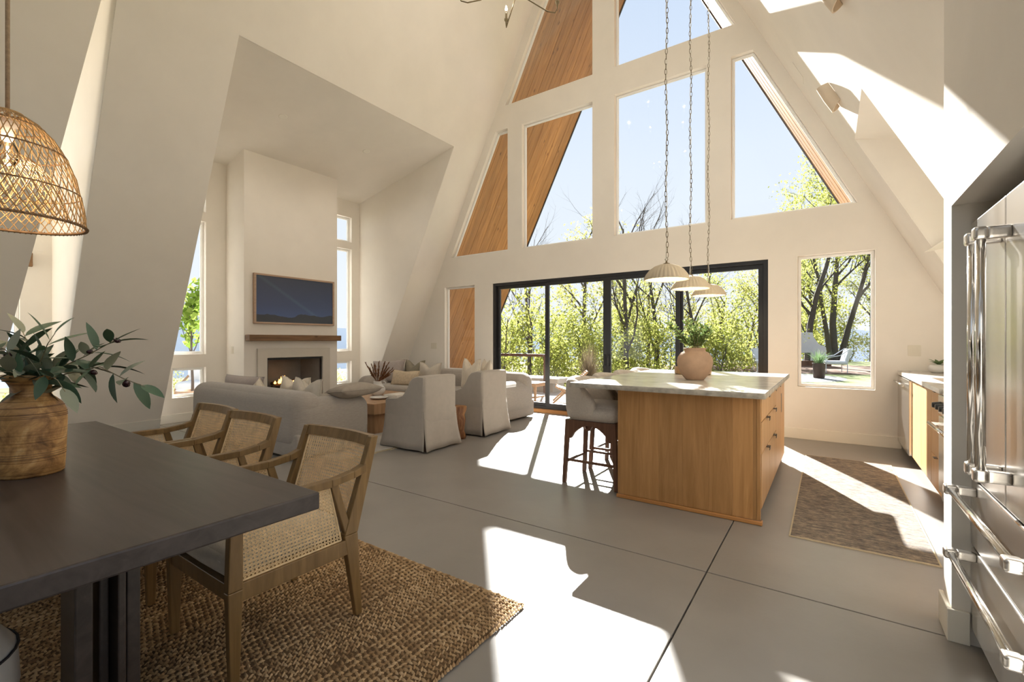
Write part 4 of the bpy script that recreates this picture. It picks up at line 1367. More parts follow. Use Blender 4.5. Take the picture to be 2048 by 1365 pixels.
# turned wooden jar with olive branches
jx, jy, jz = -2.455, 0.395, 0.765
t = thing('wooden_jar', 'weathered turned wooden jar on the dining table holding olive branches', 'jar', (jx, jy, jz))
jp0 = [(0.0, 0.0), (0.122, 0.0), (0.130, 0.006), (0.134, 0.05), (0.137, 0.10), (0.141, 0.16), (0.142, 0.20), (0.138, 0.235), (0.122, 0.262), (0.098, 0.280), (0.084, 0.288), (0.080, 0.296), (0.080, 0.325), (0.086, 0.335), (0.094, 0.345), (0.109, 0.352), (0.112, 0.362), (0.111, 0.371), (0.100, 0.372), (0.078, 0.350), (0.072, 0.30), (0, 0.30)]
jp = [(r * 0.70, z) for r, z in jp0]
B().lathe(jp, (0, 0, 0), 48, wob=lambda a, z: 1 + 0.006 * math.sin(2 * a + z * 9)).build('vessel', 'jar', t, world=False, auto=50)
b = B()
for z in (0.07, 0.078, 0.086, 0.215, 0.222, 0.229, 0.252):
    rr = np.interp(z, [q[1] for q in jp[1:9]], [q[0] for q in jp[1:9]]) + 0.0006
    b.tube([(rr * math.cos(a * math.pi / 24), rr * math.sin(a * math.pi / 24), z) for a in range(49)], 0.0012, 4)
b.build('turned_ring', 'rattan_dark', t, world=False)
def leaf_geo(L, wd, bend, seed, fold=0.18):
    b = B()
    n = 7
    for i in range(n + 1):
        u = i / n
        hw = wd * (math.sin(math.pi * u ** 0.85) ** 0.8) * 0.5 + 0.0004
        y = L * u
        z = -bend * L * u * u
        b.v += [(-hw, y, z + fold * hw), (0, y, z), (hw, y, z + fold * hw)]
    for i in range(n):
        o = i * 3
        b.f += [(o, o + 1, o + 4, o + 3), (o + 1, o + 2, o + 5, o + 4)]
    return b
def olive_branch(name, label, base, pts, nleaf, seed, L=(0.07, 0.12), fruit=(), wmat=('oliveleaf', 'olivepale'), parent=None, group=None, wd=0.33, r=0.003, pale=0.35):
    g = random.Random(seed)
    t = thing(name, label, 'branch', base, 0, group) if parent is None else parent
    P = [Vector(p) for p in pts]
    B().tube(P, [r * (1 - 0.6 * i / (len(P) - 1)) for i in range(len(P))], 6).build('stem', 'twig', t, smooth=True)
    segs = []
    tot = sum((P[i + 1] - P[i]).length for i in range(len(P) - 1))
    for k in range(nleaf):
        s = tot * (0.18 + 0.82 * (k + 0.5) / nleaf)
        i = 0
        while i < len(P) - 2 and s > (P[i + 1] - P[i]).length:
            s -= (P[i + 1] - P[i]).length
            i += 1
        q = P[i].lerp(P[i + 1], min(1, s / (P[i + 1] - P[i]).length))
        d = (P[i + 1] - P[i]).normalized()
        sd_ = d.orthogonal().normalized()
        sd_ = Matrix.Rotation(k * 2.4 + g.uniform(-0.5, 0.5), 3, d) @ sd_
        ld = (d * g.uniform(0.3, 0.9) + sd_ + Vector((0, 0, 0.15))).normalized() if k < nleaf - 1 else d
        ln = g.uniform(*L)
        zz = (Vector((g.uniform(-0.5, 0.5), g.uniform(-0.5, 0.5), 1)) - ld * ld.z)
        zz = (zz - ld * zz.dot(ld)).normalized()
        xx = ld.cross(zz)
        T = Matrix(((xx.x, ld.x, zz.x, q.x), (xx.y, ld.y, zz.y, q.y), (xx.z, ld.z, zz.z, q.z), (0, 0, 0, 1)))
        lf = leaf_geo(ln, ln * wd, g.uniform(-0.05, 0.35), k)
        bb = B().add(lf.v, lf.f, T)
        bb.build('leaf', wmat[1] if g.random() < pale else wmat[0], t, smooth=True, fix=False)
    for k, (u, dx, dz) in enumerate(fruit):
        i = min(int(u * (len(P) - 1)), len(P) - 2)
        q = P[i].lerp(P[i + 1], u * (len(P) - 1) - i) + Vector((dx * 0.57, -dx * 0.8, dz))
        B().lathe([(0, -0.013), (0.006, -0.011), (0.0095, -0.003), (0.0095, 0.004), (0.006, 0.011), (0, 0.013)], (0, 0, 0), 12, T=TR(q, 0.6, R(70))).build('olive', 'olivefruit', t, smooth=True)
    return t
fwd = Vector((-math.sin(yaw), math.cos(yaw), 0))
rgt = Vector((math.cos(yaw), math.sin(yaw), 0))
def pt(px, py, d):
    return Vector((0, 0, 1.26)) + (fwd + rgt * ((px - 1024) / 919.6) + Vector((0, 0, (683.6 - py) / 919.6))) * d
root = pt(62, 778, 1.72)
OB = [('long olive sprig reaching over the table with dark olives', [(0, 0, 0), (150, 745, 1.70), (200, 735, 1.66), (245, 758, 1.62), (290, 775, 1.60)], 13, [(0.55, 0.0, -0.016), (0.82, -0.006, -0.02), (0.86, 0.012, -0.006)]),
      ('olive sprig rising to the right above the jar rim', [(0, 0, 0), (125, 735, 1.72), (175, 712, 1.72), (215, 690, 1.72), (235, 680, 1.72)], 16, [(0.62, 0.0, 0.01), (0.95, -0.01, 0.0)]),
      ('upright olive sprig over the middle of the jar', [(0, 0, 0), (62, 720, 1.74), (55, 685, 1.75), (45, 665, 1.76)], 14, []),
      ('olive sprig curving to the right above the vessel', [(0, 0, 0), (85, 715, 1.68), (95, 690, 1.66), (110, 668, 1.66)], 11, []),
      ('olive sprig leaning off the picture edge with a dark olive', [(0, 0, 0), (35, 730, 1.66), (10, 700, 1.64), (-20, 690, 1.62)], 16, [(0.7, 0.0, -0.01)]),
      ('short olive sprig lying over the jar rim', [(0, 0, 0), (95, 750, 1.62), (115, 762, 1.58), (130, 785, 1.56)], 7, []),
      ('short olive sprig at the back of the jar', [(0, 0, 0), (100, 735, 1.80), (140, 728, 1.84), (175, 735, 1.86)], 11, []),
      ('low olive sprig drooping towards the picture edge', [(0, 0, 0), (20, 745, 1.62), (-10, 745, 1.58), (-35, 755, 1.56)], 10, [])]
for k, (lab, pp, nl, fr) in enumerate(OB):
    P_ = [root + Vector((0, 0, -0.10)) + rgt * (0.008 * (k - 4))] + [root + rgt * (0.010 * (k - 4)) + Vector((0, 0, 0.01))] + [pt(*q) for q in pp[1:]]
    olive_branch('olive_branch', lab, tuple(root), P_, int(nl * 1.35), 40 + k, (0.08, 0.13), fr, group='olive branches in the wooden jar')

# ------------------------------------------------------------------ rattan pendant over the dining table
lx0, ly0, lz0 = -2.58, 0.352, 1.718
t = thing('rattan_pendant', 'open-weave rattan bell pendant hanging over the dining table', 'lamp', (lx0, ly0, lz0))
RP_ = [(0.222, 0.0), (0.218, 0.05), (0.208, 0.12), (0.190, 0.20), (0.165, 0.27), (0.130, 0.335), (0.085, 0.385), (0.035, 0.415)]
def rprof(s, prof=RP_):
    s = s * (len(prof) - 1)
    i = min(int(s), len(prof) - 2)
    u = s - i
    return prof[i][0] + (prof[i + 1][0] - prof[i][0]) * u, prof[i][1] + (prof[i + 1][1] - prof[i][1]) * u
def weave(prof, n, turns, r):
    b = B()
    for sg in (-1, 1):
        for k in range(n):
            pts = []
            for j in range(15):
                s = j / 14
                a = 2 * math.pi * k / n + sg * turns * s
                rr, z = rprof(s, prof)
                rr += 0.002 * sg * math.cos(j * 1.7 + k)
                pts.append((rr * math.cos(a), rr * math.sin(a), z))
            b.tube(pts, r, 4, caps=False)
    return b
weave(RP_, 44, 0.95, 0.0019).build('shade_weave', 'rattan', t, world=False, smooth=True, fix=False, prop={'kind': 'stuff'})
for s, r, m_ in ((0.0, 0.0055, 'rattan_dark'), (0.30, 0.003, 'rattan_dark'), (0.58, 0.0032, 'rattan_dark'), (0.80, 0.003, 'rattan_dark'), (0.985, 0.005, 'rattan')):
    rr, z = rprof(s)
    B().tube([(rr * math.cos(a * math.pi / 24), rr * math.sin(a * math.pi / 24), z) for a in range(49)], r, 6, caps=False).build('hoop', m_, t, world=False, smooth=True, fix=False)
b = B()
for k in range(88):
    a = 2 * math.pi * k / 88
    b.tube([(0.220 * math.cos(a), 0.220 * math.sin(a), 0.008), (0.2285 * math.cos(a + 0.03), 0.2285 * math.sin(a + 0.03), 0.0), (0.226 * math.cos(a + 0.07), 0.226 * math.sin(a + 0.07), -0.006)], 0.0016, 4)
b.build('rim_binding', 'rattan_dark', t, world=False, prop={'kind': 'stuff'})
RI = [(0.165, 0.03), (0.160, 0.08), (0.140, 0.15), (0.105, 0.21), (0.06, 0.25)]
weave(RI, 34, 0.9, 0.0018).build('inner_shade', 'rattan', t, world=False, smooth=True, fix=False, prop={'kind': 'stuff'})
bz = 0.285
bu = B().lathe([(0.0, -0.075), (0.02, -0.07), (0.034, -0.045), (0.034, -0.02), (0.02, 0.01), (0.014, 0.025)], (0, 0, bz), 20).build('bulb', 'bulbglass', t, world=False, smooth=True)
B().tube([(0, 0, bz - 0.05), (0.006, 0, bz - 0.035), (-0.006, 0, bz - 0.02), (0, 0, bz)], 0.004, 6).build('filament', 'bulb', bu, world=False)
B().lathe([(0.016, 0.02), (0.018, 0.07), (0.03, 0.08), (0.03, 0.10), (0.006, 0.11)], (0, 0, bz), 16).build('socket', 'ceramic', t, world=False, smooth=True)
B().tube([(0, 0, 0.36), (0.001, 0, 2.5), (0, 0, 2 * (W - (XC - lx0 if lx0 < XC else lx0 - XC)) - lz0)], 0.0065, 8).build('rope', 'rope', t, world=False, smooth=True)
pl = bpy.data.lights.new('pendant_bulb', 'POINT')
pl.energy = 6.5
pl.color = (1, 0.84, 0.64)
pl.shadow_soft_size = 0.03
po = bpy.data.objects.new('pendant_light', pl)
COL.objects.link(po)
po.location = (lx0, ly0, lz0 + bz - 0.1)

# ------------------------------------------------------------------ chimney breast, television, mantel, fire
CX, CY0, CY1 = -7.70, 3.62, 5.31
def cz(x): return d1z(x)
o0, o1, oz0, oz1 = 3.975, 4.98, 0.30, 0.975
out = [(CY0, 0), (CY1, 0), (CY1, 4.4), (CY0, 4.4)]
b = B()
b.prism(out, 'x', CX - 0.05, CX, [[(o0, oz0), (o1, oz0), (o1, oz1), (o0, oz1)]])
b.box(OX + 0.001, CX - 0.05, CY0, CY0 + 0.05, 0, 4.4)
b.box(OX + 0.001, CX - 0.05, CY1 - 0.05, CY1, 0, 4.4)
struct('wall_chimney', b, 'wall', 'tall cream chimney breast rising to the dormer ceiling')
xboard('baseboard_chimney', CX, CX + bt, CY0, CY1)
t = thing('fireplace', 'built-in fireplace with plaster surround and a small gas fire', 'fireplace', (CX, 4.47, 0))
B().prism([(3.815, 0.14), (5.13, 0.14), (5.13, 1.135), (3.815, 1.135)], 'x', CX + 0.001, CX + 0.045, [[(o0 - 0.004, oz0 - 0.004), (o1 + 0.004, oz0 - 0.004), (o1 + 0.004, oz1 + 0.004), (o0 - 0.004, oz1 + 0.004)]]).build('surround', 'surround', t, bevel=0.004)
B().prism([(o0, oz0), (o1, oz0), (o1, oz1), (o0, oz1)], 'x', CX - 0.02, CX + 0.012, [[(o0 + 0.02, oz0 + 0.02), (o1 - 0.02, oz0 + 0.02), (o1 - 0.02, oz1 - 0.035), (o0 + 0.02, oz1 - 0.035)]]).build('metal_frame', 'soot', t)
fx = CX - 0.48
B().box(fx - 0.02, fx, o0 + 0.12, o1 - 0.12, oz0, oz1).build('back_panel', 'firebox', t)
for (a, c) in ((o0 + 0.005, o0 + 0.12), (o1 - 0.005, o1 - 0.12)):
    B().hexa([(CX - 0.02, a, oz0), (fx, c, oz0), (fx - 0.02, c, oz0), (CX - 0.04, a, oz0)] if False else [(CX - 0.02, a, oz0), (fx, c, oz0), (fx, c + (0.02 if a > 4.4 else -0.02), oz0), (CX - 0.02, a + (0.004 if a > 4.4 else -0.004), oz0)],
             [(CX - 0.02, a, oz1), (fx, c, oz1), (fx, c + (0.02 if a > 4.4 else -0.02), oz1), (CX - 0.02, a + (0.004 if a > 4.4 else -0.004), oz1)]).build('side_panel', 'firebox', t)
B().box(fx, CX - 0.02, o0, o1, oz0 - 0.02, oz0).build('hearth_floor', 'soot', t)
B().box(fx, CX - 0.02, o0, o1, oz1, oz1 + 0.02).build('firebox_top', 'soot', t)
g = random.Random(6)
for k in range(7):
    y = 4.25 + k * 0.075
    a = g.uniform(-0.6, 0.6)
    L = g.uniform(0.14, 0.22)
    x = CX - 0.26 + g.uniform(-0.05, 0.05)
    z = oz0 + 0.10 + 0.06 * (k % 3)
    B().tube([(x - L * math.sin(a) * 0.6, y - L * math.cos(a), z), (x, y, z + 0.02), (x + L * math.sin(a) * 0.6, y + L * math.cos(a), z + 0.01)], [0.03, 0.035, 0.028], 8).build('log', 'log', t, smooth=True)
for k, (y, h) in enumerate(((4.24, 0.06), (4.30, 0.09), (4.345, 0.13), (4.40, 0.15), (4.445, 0.10), (4.56, 0.05))):
    B().lathe([(0.0, 0.0), (0.022, 0.03), (0.026, 0.07), (0.012, 0.14), (0.0, 0.2)], (0, 0, 0), 10, T=Matrix.Translation((CX - 0.22 + 0.02 * (k % 2), y, oz0 + 0.21)) @ Matrix.Diagonal((0.7, 0.9, h / 0.2, 1))).build('flame', 'flame', t, smooth=True)
t = thing('mantel_shelf', 'thick reclaimed-timber mantel shelf above the fire', 'shelf', (CX, 4.45, 1.26))
B().box(CX + 0.001, CX + 0.15, 3.635, 5.30, 1.262, 1.362).build('beam', 'beam', t, bevel=0.008)
t = thing('television', 'wood-framed television with a dark night picture above the mantel', 'television', (CX, 4.485, 1.54))
B().prism([(3.755, 1.545), (5.22, 1.545), (5.22, 2.37), (3.755, 2.37)], 'x', CX + 0.002, CX + 0.05, [[(3.79, 1.575), (5.185, 1.575), (5.185, 2.34), (3.79, 2.34)]]).build('picture_frame', 'frame_tan', t, bevel=0.003)
o = B().box(CX + 0.004, CX + 0.036, 3.785, 5.19, 1.57, 2.345)
scr = o.build('screen', 'screen', t)
scr.data.transform(Matrix.Translation((-CX, -4.485, -1.57)))
scr.matrix_parent_inverse = Matrix.Identity(4)
scr.location = (0, 0, 0.03)

# recessed lights in the dormer ceiling
for k, (x, y) in enumerate(((-6.62, 3.66), (-6.63, 5.15))):
    z = d1z(x)
    T = TR((x, y, z), 0, 0, -math.atan(0.59 / 2.7))
    t = thing('recessed_light', ('recessed downlight in the dormer ceiling, nearer the dining side', 'recessed downlight in the dormer ceiling, nearer the gable')[k], 'light', (x, y, z - 0.01))
    B().lathe([(0.045, -0.002), (0.06, -0.004), (0.062, 0.004), (0.045, 0.004)], (0, 0, 0), 24, T=T).build('trim_ring', 'trim', t, smooth=True)
    B().lathe([(0, 0.003), (0.044, 0.003), (0.044, 0.006), (0, 0.006)], (0, 0, 0), 20, T=T).build('lens', 'plate', t)
    q = bpy.data.lights.new('downlight', 'SPOT')  # wide spot added to brighten the fireplace area; the lens stays unlit
    q.energy = 26
    q.color = (1.0, 0.93, 0.83)
    q.spot_size = R(150)
    q.spot_blend = 1.0
    q.shadow_soft_size = 0.045
    qo = bpy.data.objects.new('downlight', q)
    COL.objects.link(qo)
    qo.location = (x, y, z - 0.02)

# ------------------------------------------------------------------ sofas
def pillow(name, label, mat, loc, w_, h, th, rz=0, rx=0, ry=0, chop=0.0, group='sofa pillows', seed=0, edge=True):
    n = 16
    b = B()
    idx = {}
    g = random.Random(seed)
    ph = [g.uniform(0, 6) for _ in range(4)]
    for sd in (-1, 1):
        for i in range(n + 1):
            for j in range(n + 1):
                u, v = -1 + 2 * i / n, -1 + 2 * j / n
                border = i in (0, n) or j in (0, n)
                key = (i, j) if border else (sd, i, j)
                if key in idx:
                    continue
                x = w_ / 2 * u * (1 - 0.07 * (1 - v * v))
                z = h / 2 * v * (1 - 0.07 * (1 - u * u))
                y = 0 if border else sd * th / 2 * ((1 - u * u) * (1 - v * v)) ** 0.42
                y += 0.010 * math.sin(3 * u + ph[0]) * math.sin(2.5 * v + ph[1]) * (0 if border else 1)
                if chop:
                    kx = math.exp(-(u / 0.38) ** 2) * max(0, (v + 0.3) / 1.3) ** 1.4
                    z -= chop * h * kx
                    y *= 1 + 0.25 * kx
                idx[key] = len(b.v)
                b.v.append((x, y, z + h / 2))
        for i in range(n):
            for j in range(n):
                q = []
                for (a, c) in ((i, j), (i + 1, j), (i + 1, j + 1), (i, j + 1)):
                    bd = a in (0, n) or c in (0, n)
                    q.append(idx[(a, c) if bd else (sd, a, c)])
                b.f.append(tuple(q if sd > 0 else reversed(q)))
    t = thing(name, label, 'pillow', loc, 0, group)
    T = TR((0, 0, 0), rz, rx, ry)
    rim = [b.v[idx[(i, 0)]] for i in range(n + 1)] + [b.v[idx[(n, j)]] for j in range(1, n + 1)] + [b.v[idx[(i, n)]] for i in range(n - 1, -1, -1)] + [b.v[idx[(0, j)]] for j in range(n - 1, -1, -1)]
    c = B().add(b.v, b.f, T).build('cover', mat, t, world=False, smooth=True)
    if edge:
        B().tube([T @ Vector(p) for p in rim], 0.0045, 5, caps=False).build('piping', mat, t, world=False, smooth=True)
    return t

def sofa(label, x0, x1, yb, yf, hb, ha, flip):
    """flip = +1: faces +y, back at yb"""
    t = thing('sofa', label, 'sofa', ((x0 + x1) / 2, (yb + yf) / 2, 0.012), 0, 'matching oatmeal sofas')
    s = 1 if flip > 0 else -1
    lo = lambda a, c: (min(a, c), max(a, c))
    B().rbox(x0 + 0.02, x1 - 0.02, *lo(yb + s * 0.018, yf - s * 0.04), 0.03, 0.285, 0.03, 4).build('base', 'sofa', t, smooth=True)
    for x in (x0 + 0.12, x1 - 0.12):
        for y in (yb + s * 0.14, yf - s * 0.14):
            B().box(x - 0.03, x + 0.03, y - 0.03, y + 0.03, 0.0125, 0.04).build('foot', 'stoolwood', t)
    B().rbox(x0 + 0.02, x1 - 0.02, *lo(yb, yb + s * 0.36), 0.10, hb, 0.15, 6, puff=0.012).build('backrest', 'sofa', t, smooth=True)
    for (a, c) in ((x0, x0 + 0.36), (x1 - 0.36, x1)):
        B().rbox(a, c, *lo(yb + s * 0.015, yf), 0.10, ha, 0.145, 6, puff=0.012).build('armrest', 'sofa', t, smooth=True)
    xm = (x0 + x1) / 2
    for (a, c) in ((x0 + 0.34, xm - 0.003), (xm + 0.003, x1 - 0.34)):
        B().rbox(a, c, *lo(yb + s * 0.3, yf - s * 0.02), 0.30, 0.455, 0.05, 4, puff=0.015).build('seat_cushion', 'sofa', t, smooth=True)
    return t
sofa('oatmeal sofa with its rounded back towards the dining table', -7.10, -4.50, 2.63, 3.58, 0.705, 0.625, 1)
sofa('oatmeal sofa along the gable, facing the dining table', -7.35, -4.03, 6.55, 5.45, 0.735, 0.60, -1)
# pillows on the near sofa, standing just proud of its back
pillow('throw_pillow', 'large mauve pillow at the far end of the near sofa', 'mauve', (-6.62, 3.08, 0.455), 0.95, 0.33, 0.22, R(3), R(-8), seed=1)
pillow('throw_pillow', 'cream pillow standing on its corner on the near sofa', 'cream', (-6.30, 3.05, 0.40), 0.36, 0.36, 0.16, R(6), R(-6), R(45), seed=2)
pillow('throw_pillow', 'cream pillow in front of the fire on the near sofa', 'cream', (-5.50, 3.16, 0.455), 0.60, 0.36, 0.18, R(2), R(-8), chop=0.28, seed=3)
pillow('throw_pillow', 'cream pillow with a deep dent next to the grey bolster', 'oat', (-5.05, 3.06, 0.455), 0.60, 0.37, 0.18, R(-3), R(-6), chop=0.34, seed=4)
pillow('throw_pillow', 'soft grey pillow lying on the arm of the near sofa', 'taupe', (-4.72, 3.38, 0.668), 0.56, 0.34, 0.17, R(88), R(84), seed=5)
# pillows on the far sofa
pillow('throw_pillow', 'large mauve pillow leaning in the corner of the far sofa', 'mauve', (-7.06, 5.95, 0.435), 0.80, 0.46, 0.24, R(8), R(-14), R(-4), seed=6)
pillow('throw_pillow', 'small speckled lumbar pillow in front of the mauve pillow', 'lumbar', (-6.32, 5.72, 0.445), 0.66, 0.29, 0.15, R(4), R(-14), chop=0.05, seed=7)
pillow('throw_pillow', 'dark olive pillow with a dented top on the far sofa', 'olive', (-6.52, 6.12, 0.46), 0.56, 0.44, 0.17, R(-4), R(-10), chop=0.24, seed=8)
pillow('throw_pillow', 'pale oat pillow with a dented top beside the olive one', 'oat', (-5.98, 6.00, 0.455), 0.52, 0.42, 0.17, R(4), R(-10), chop=0.22, seed=9)
pillow('throw_pillow', 'tall cream pillow behind the farther armchair', 'cream', (-4.86, 5.80, 0.455), 0.50, 0.52, 0.17, R(-18), R(-8), chop=0.26, seed=10)
pillow('throw_pillow', 'cream pillow turned edge-on at the sofa end', 'cream', (-4.66, 5.98, 0.455), 0.48, 0.50, 0.15, R(-40), R(-4), chop=0.22, seed=11)

# ------------------------------------------------------------------ coffee table and what stands on it
t = thing('coffee_table', 'blocky light-wood coffee table with a stepped base', 'table', (-5.55, 4.6, 0.012))
cx0, cx1, cy0, cy1 = -6.25, -4.93, 3.95, 5.20
n = 10
for k in range(n):
    a, c = cy0 + (cy1 - cy0) * k / n, cy0 + (cy1 - cy0) * (k + 1) / n
    B().box(cx0, cx1, a + 0.0008, c - 0.0008, 0.285, 0.425).build('board', 'coffee', t, bevel=0.0015)
B().box(cx0 + 0.09, cx1 - 0.09, cy0 + 0.08, cy1 - 0.08, 0.0125, 0.284).build('base', 'coffee', t)
TZ = 0.425
vx, vy = -5.68, 4.62
t = thing('ceramic_jug', 'small white two-tone ceramic jug on the coffee table', 'vase', (vx, vy, TZ))
B().lathe([(0, 0), (0.062, 0), (0.085, 0.02), (0.115, 0.07), (0.118, 0.105), (0.095, 0.150), (0.066, 0.178), (0.062, 0.205), (0.066, 0.222), (0.060, 0.222), (0.055, 0.18), (0, 0.16)], (0, 0, 0), 32).build('vessel', 'ceramic', t, smooth=True, world=False)
hd = [rgt * 0.06 + Vector((0, 0, 0.21)), rgt * 0.10 + Vector((0, 0, 0.222)), rgt * 0.125 + Vector((0, 0, 0.195)), rgt * 0.115 + Vector((0, 0, 0.16)), rgt * 0.085 + Vector((0, 0, 0.145))]
B().tube(hd, 0.011, 8).build('handle', 'ceramic', t, smooth=True, world=False)
t = thing('dried_flowers', 'bunch of rust-brown dried flower spikes in the white jug', 'flowers', (vx, vy, TZ + 0.16))
g = random.Random(12)
for k in range(26):
    a = g.uniform(0, 6.283)
    tilt = g.uniform(0.15, 1.25)
    L = g.uniform(0.18, 0.32)
    d = Vector((math.cos(a) * math.sin(tilt), math.sin(a) * math.sin(tilt), math.cos(tilt) * 0.9 + 0.12))
    p0 = Vector((0.02 * math.cos(a), 0.02 * math.sin(a), 0.0))
    st = B().tube([p0, p0 + Vector((0, 0, 0.055)) + d * 0.03, p0 + Vector((0, 0, 0.05)) + d * L], 0.003, 4).build('flower_stem', 'dried', t, world=False)
    b = B()
    for q in range(14):
        u = 0.35 + 0.65 * q / 13
        c = p0 + Vector((0, 0, 0.05)) + d * (L * u)
        s_ = Vector((g.uniform(-1, 1), g.uniform(-1, 1), g.uniform(-0.2, 1))).normalized() * 0.020 + d * 0.022
        o_ = s_.cross(d).normalized() * 0.008
        b.add([c, c + s_ * 0.5 + o_, c + s_, c + s_ * 0.5 - o_], [(0, 1, 2, 3)])
        b.tube([c - d * 0.012, c + s_ * 0.7], [0.006, 0.002], 4)
    b.build('flower_spike', 'dried', st, world=False, fix=False, prop={'kind': 'stuff'})
def book(loc, w_, d, h, rz, label):
    t = thing('book', label, 'book', loc, rz, 'books on the coffee table')
    B().box(-w_ / 2, w_ / 2, -d / 2, d / 2, 0.0005, 0.004).build('cover', 'book', t, world=False)
    B().box(-w_ / 2 + 0.003, w_ / 2 - 0.006, -d / 2 + 0.005, d / 2 - 0.005, 0.004, h - 0.004).build('pages', 'page', t, world=False)
    B().box(-w_ / 2, w_ / 2, -d / 2, d / 2, h - 0.004, h).build('cover', 'book', t, world=False)
    B().box(-w_ / 2 - 0.003, -w_ / 2 + 0.001, -d / 2, d / 2, 0.0005, h).build('spine', 'book', t, world=False)
book((-5.26, 4.66, TZ), 0.30, 0.38, 0.028, R(8), 'larger pale book lying under another on the coffee table')
book((-5.25, 4.66, TZ + 0.0285), 0.26, 0.34, 0.024, R(4), 'smaller white book on top of the book stack')
t = thing('plate', 'shallow cream dish in front of the books', 'dish', (-5.33, 4.36, TZ))
B().lathe([(0, 0.001), (0.07, 0.001), (0.115, 0.018), (0.13, 0.030), (0.126, 0.033), (0.10, 0.022), (0, 0.014)], (0, 0, 0), 32).build('dish', 'ceramic', t, smooth=True, world=False)

# ------------------------------------------------------------------ slipcovered armchairs (backs towards the island)
def armchair(y0, label, w_=0.60):
    """faces -x; back plane near x = -3.74"""
    t = thing('armchair', label, 'chair', (-4.07, y0 + w_ / 2, 0), 0, 'slipcovered armchairs')
    X0, X1 = -4.40, -3.75
    pr = [(X0, 0.30), (X0, 0.555), (X0 + 0.03, 0.575), (X0 + 0.20, 0.585), (X0 + 0.30, 0.62), (X0 + 0.37, 0.70), (X0 + 0.42, 0.79), (X0 + 0.47, 0.835), (X0 + 0.53, 0.852), (X1, 0.845), (X1 - 0.015, 0.30)]
    for a in (y0, y0 + w_ - 0.075):
        B().prism(pr, 'y', a, a + 0.075).build('side_wing', 'slip', t, bevel=0.012, seg=3, auto=60)
    B().rbox(X1 - 0.13, X1 + 0.012, y0 + 0.004, y0 + w_ - 0.004, 0.28, 0.858, 0.03, 4, puff=0.006).build('backrest', 'slip', t, smooth=True)
    B().rbox(X0 - 0.01, X1 - 0.12, y0 + 0.07, y0 + w_ - 0.07, 0.28, 0.47, 0.05, 4, puff=0.02).build('seat_cushion', 'slip', t, smooth=True)
    # skirt: four flared panels meeting in open pleats
    z1, z0 = 0.46, 0.022
    fl = 0.030
    cor = [(X0, y0), (X1 + 0.01, y0), (X1 + 0.01, y0 + w_), (X0, y0 + w_)]
    outc = [(X0 - fl, y0 - fl), (X1 + 0.01 + fl, y0 - fl), (X1 + 0.01 + fl, y0 + w_ + fl), (X0 - fl, y0 + w_ + fl)]
    for k in range(4):
        a, c = Vector(cor[k]), Vector(cor[(k + 1) % 4])
        oa, oc = Vector(outc[k]), Vector(outc[(k + 1) % 4])
        e = (c - a).normalized()
        nrm = Vector((e.y, -e.x))
        b = B()
        nn, mm = 16, 6
        for layer in (0, 1):
            for j in range(mm + 1):
                v = j / mm
                for i in range(nn + 1):
                    u = i / nn
                    p = a.lerp(c, u).lerp(oa.lerp(oc, u), v ** 2.0)
                    ru = -0.004 + 0.010 * v * (2 - v) + 0.008 * v * v * math.sin(u * 12.5 + k * 1.3) + 0.010 * v * v * math.sin(u * 5 + k)
                    ru += 0.018 * v ** 2.5 * (math.exp(-(u / 0.10) ** 2) + math.exp(-((1 - u) / 0.10) ** 2))
                    p = p + nrm * (ru - 0.006 * layer)
                    b.v.append((p.x, p.y, z1 + (z0 - z1) * v))
        st = nn + 1
        for j in range(mm):
            for i in range(nn):
                q = j * st + i
                b.f.append((q, q + 1, q + st + 1, q + st))
                q2 = q + st * (mm + 1)
                b.f.append((q2 + st, q2 + st + 1, q2 + 1, q2))
        tot = st * (mm + 1)
        rim = [i for i in range(nn + 1)] + [j * st + nn for j in range(1, mm + 1)] + [mm * st + i for i in range(nn - 1, -1, -1)] + [j * st for j in range(mm - 1, 0, -1)]
        for i in range(len(rim)):
            p_, q_ = rim[i], rim[(i + 1) % len(rim)]
            b.f.append((p_, q_, q_ + tot, p_ + tot))
        b.build('skirt_panel', 'slip', t, smooth=True)
    for x in (X0 + 0.06, X1 - 0.06):
        for y in (y0 + 0.06, y0 + w_ - 0.06):
            B().box(x - 0.02, x + 0.02, y - 0.02, y + 0.02, 0.0005, 0.30).build('leg', 'stoolwood', t)
    return t
armchair(3.69, 'linen slipcovered armchair nearer the dining table, back turned to the island', 0.54)
armchair(4.74, 'linen slipcovered armchair nearer the sliding doors, back turned to the island', 0.56)
t = thing('stump_table', 'gnarled burl-wood stump table between the two armchairs', 'table', (-3.97, 4.49, 0))
B().lathe([(0, 0.001), (0.105, 0.001), (0.118, 0.03), (0.10, 0.10), (0.118, 0.18), (0.125, 0.24), (0.105, 0.31), (0.118, 0.37), (0.122, 0.405), (0.112, 0.42), (0, 0.42)], (0, 0, 0), 30,
          wob=lambda a, z: 1 + 0.08 * math.sin(3 * a + z * 14) + 0.05 * math.sin(5 * a - z * 22)).build('trunk_block', 'stump', t, smooth=True, world=False)

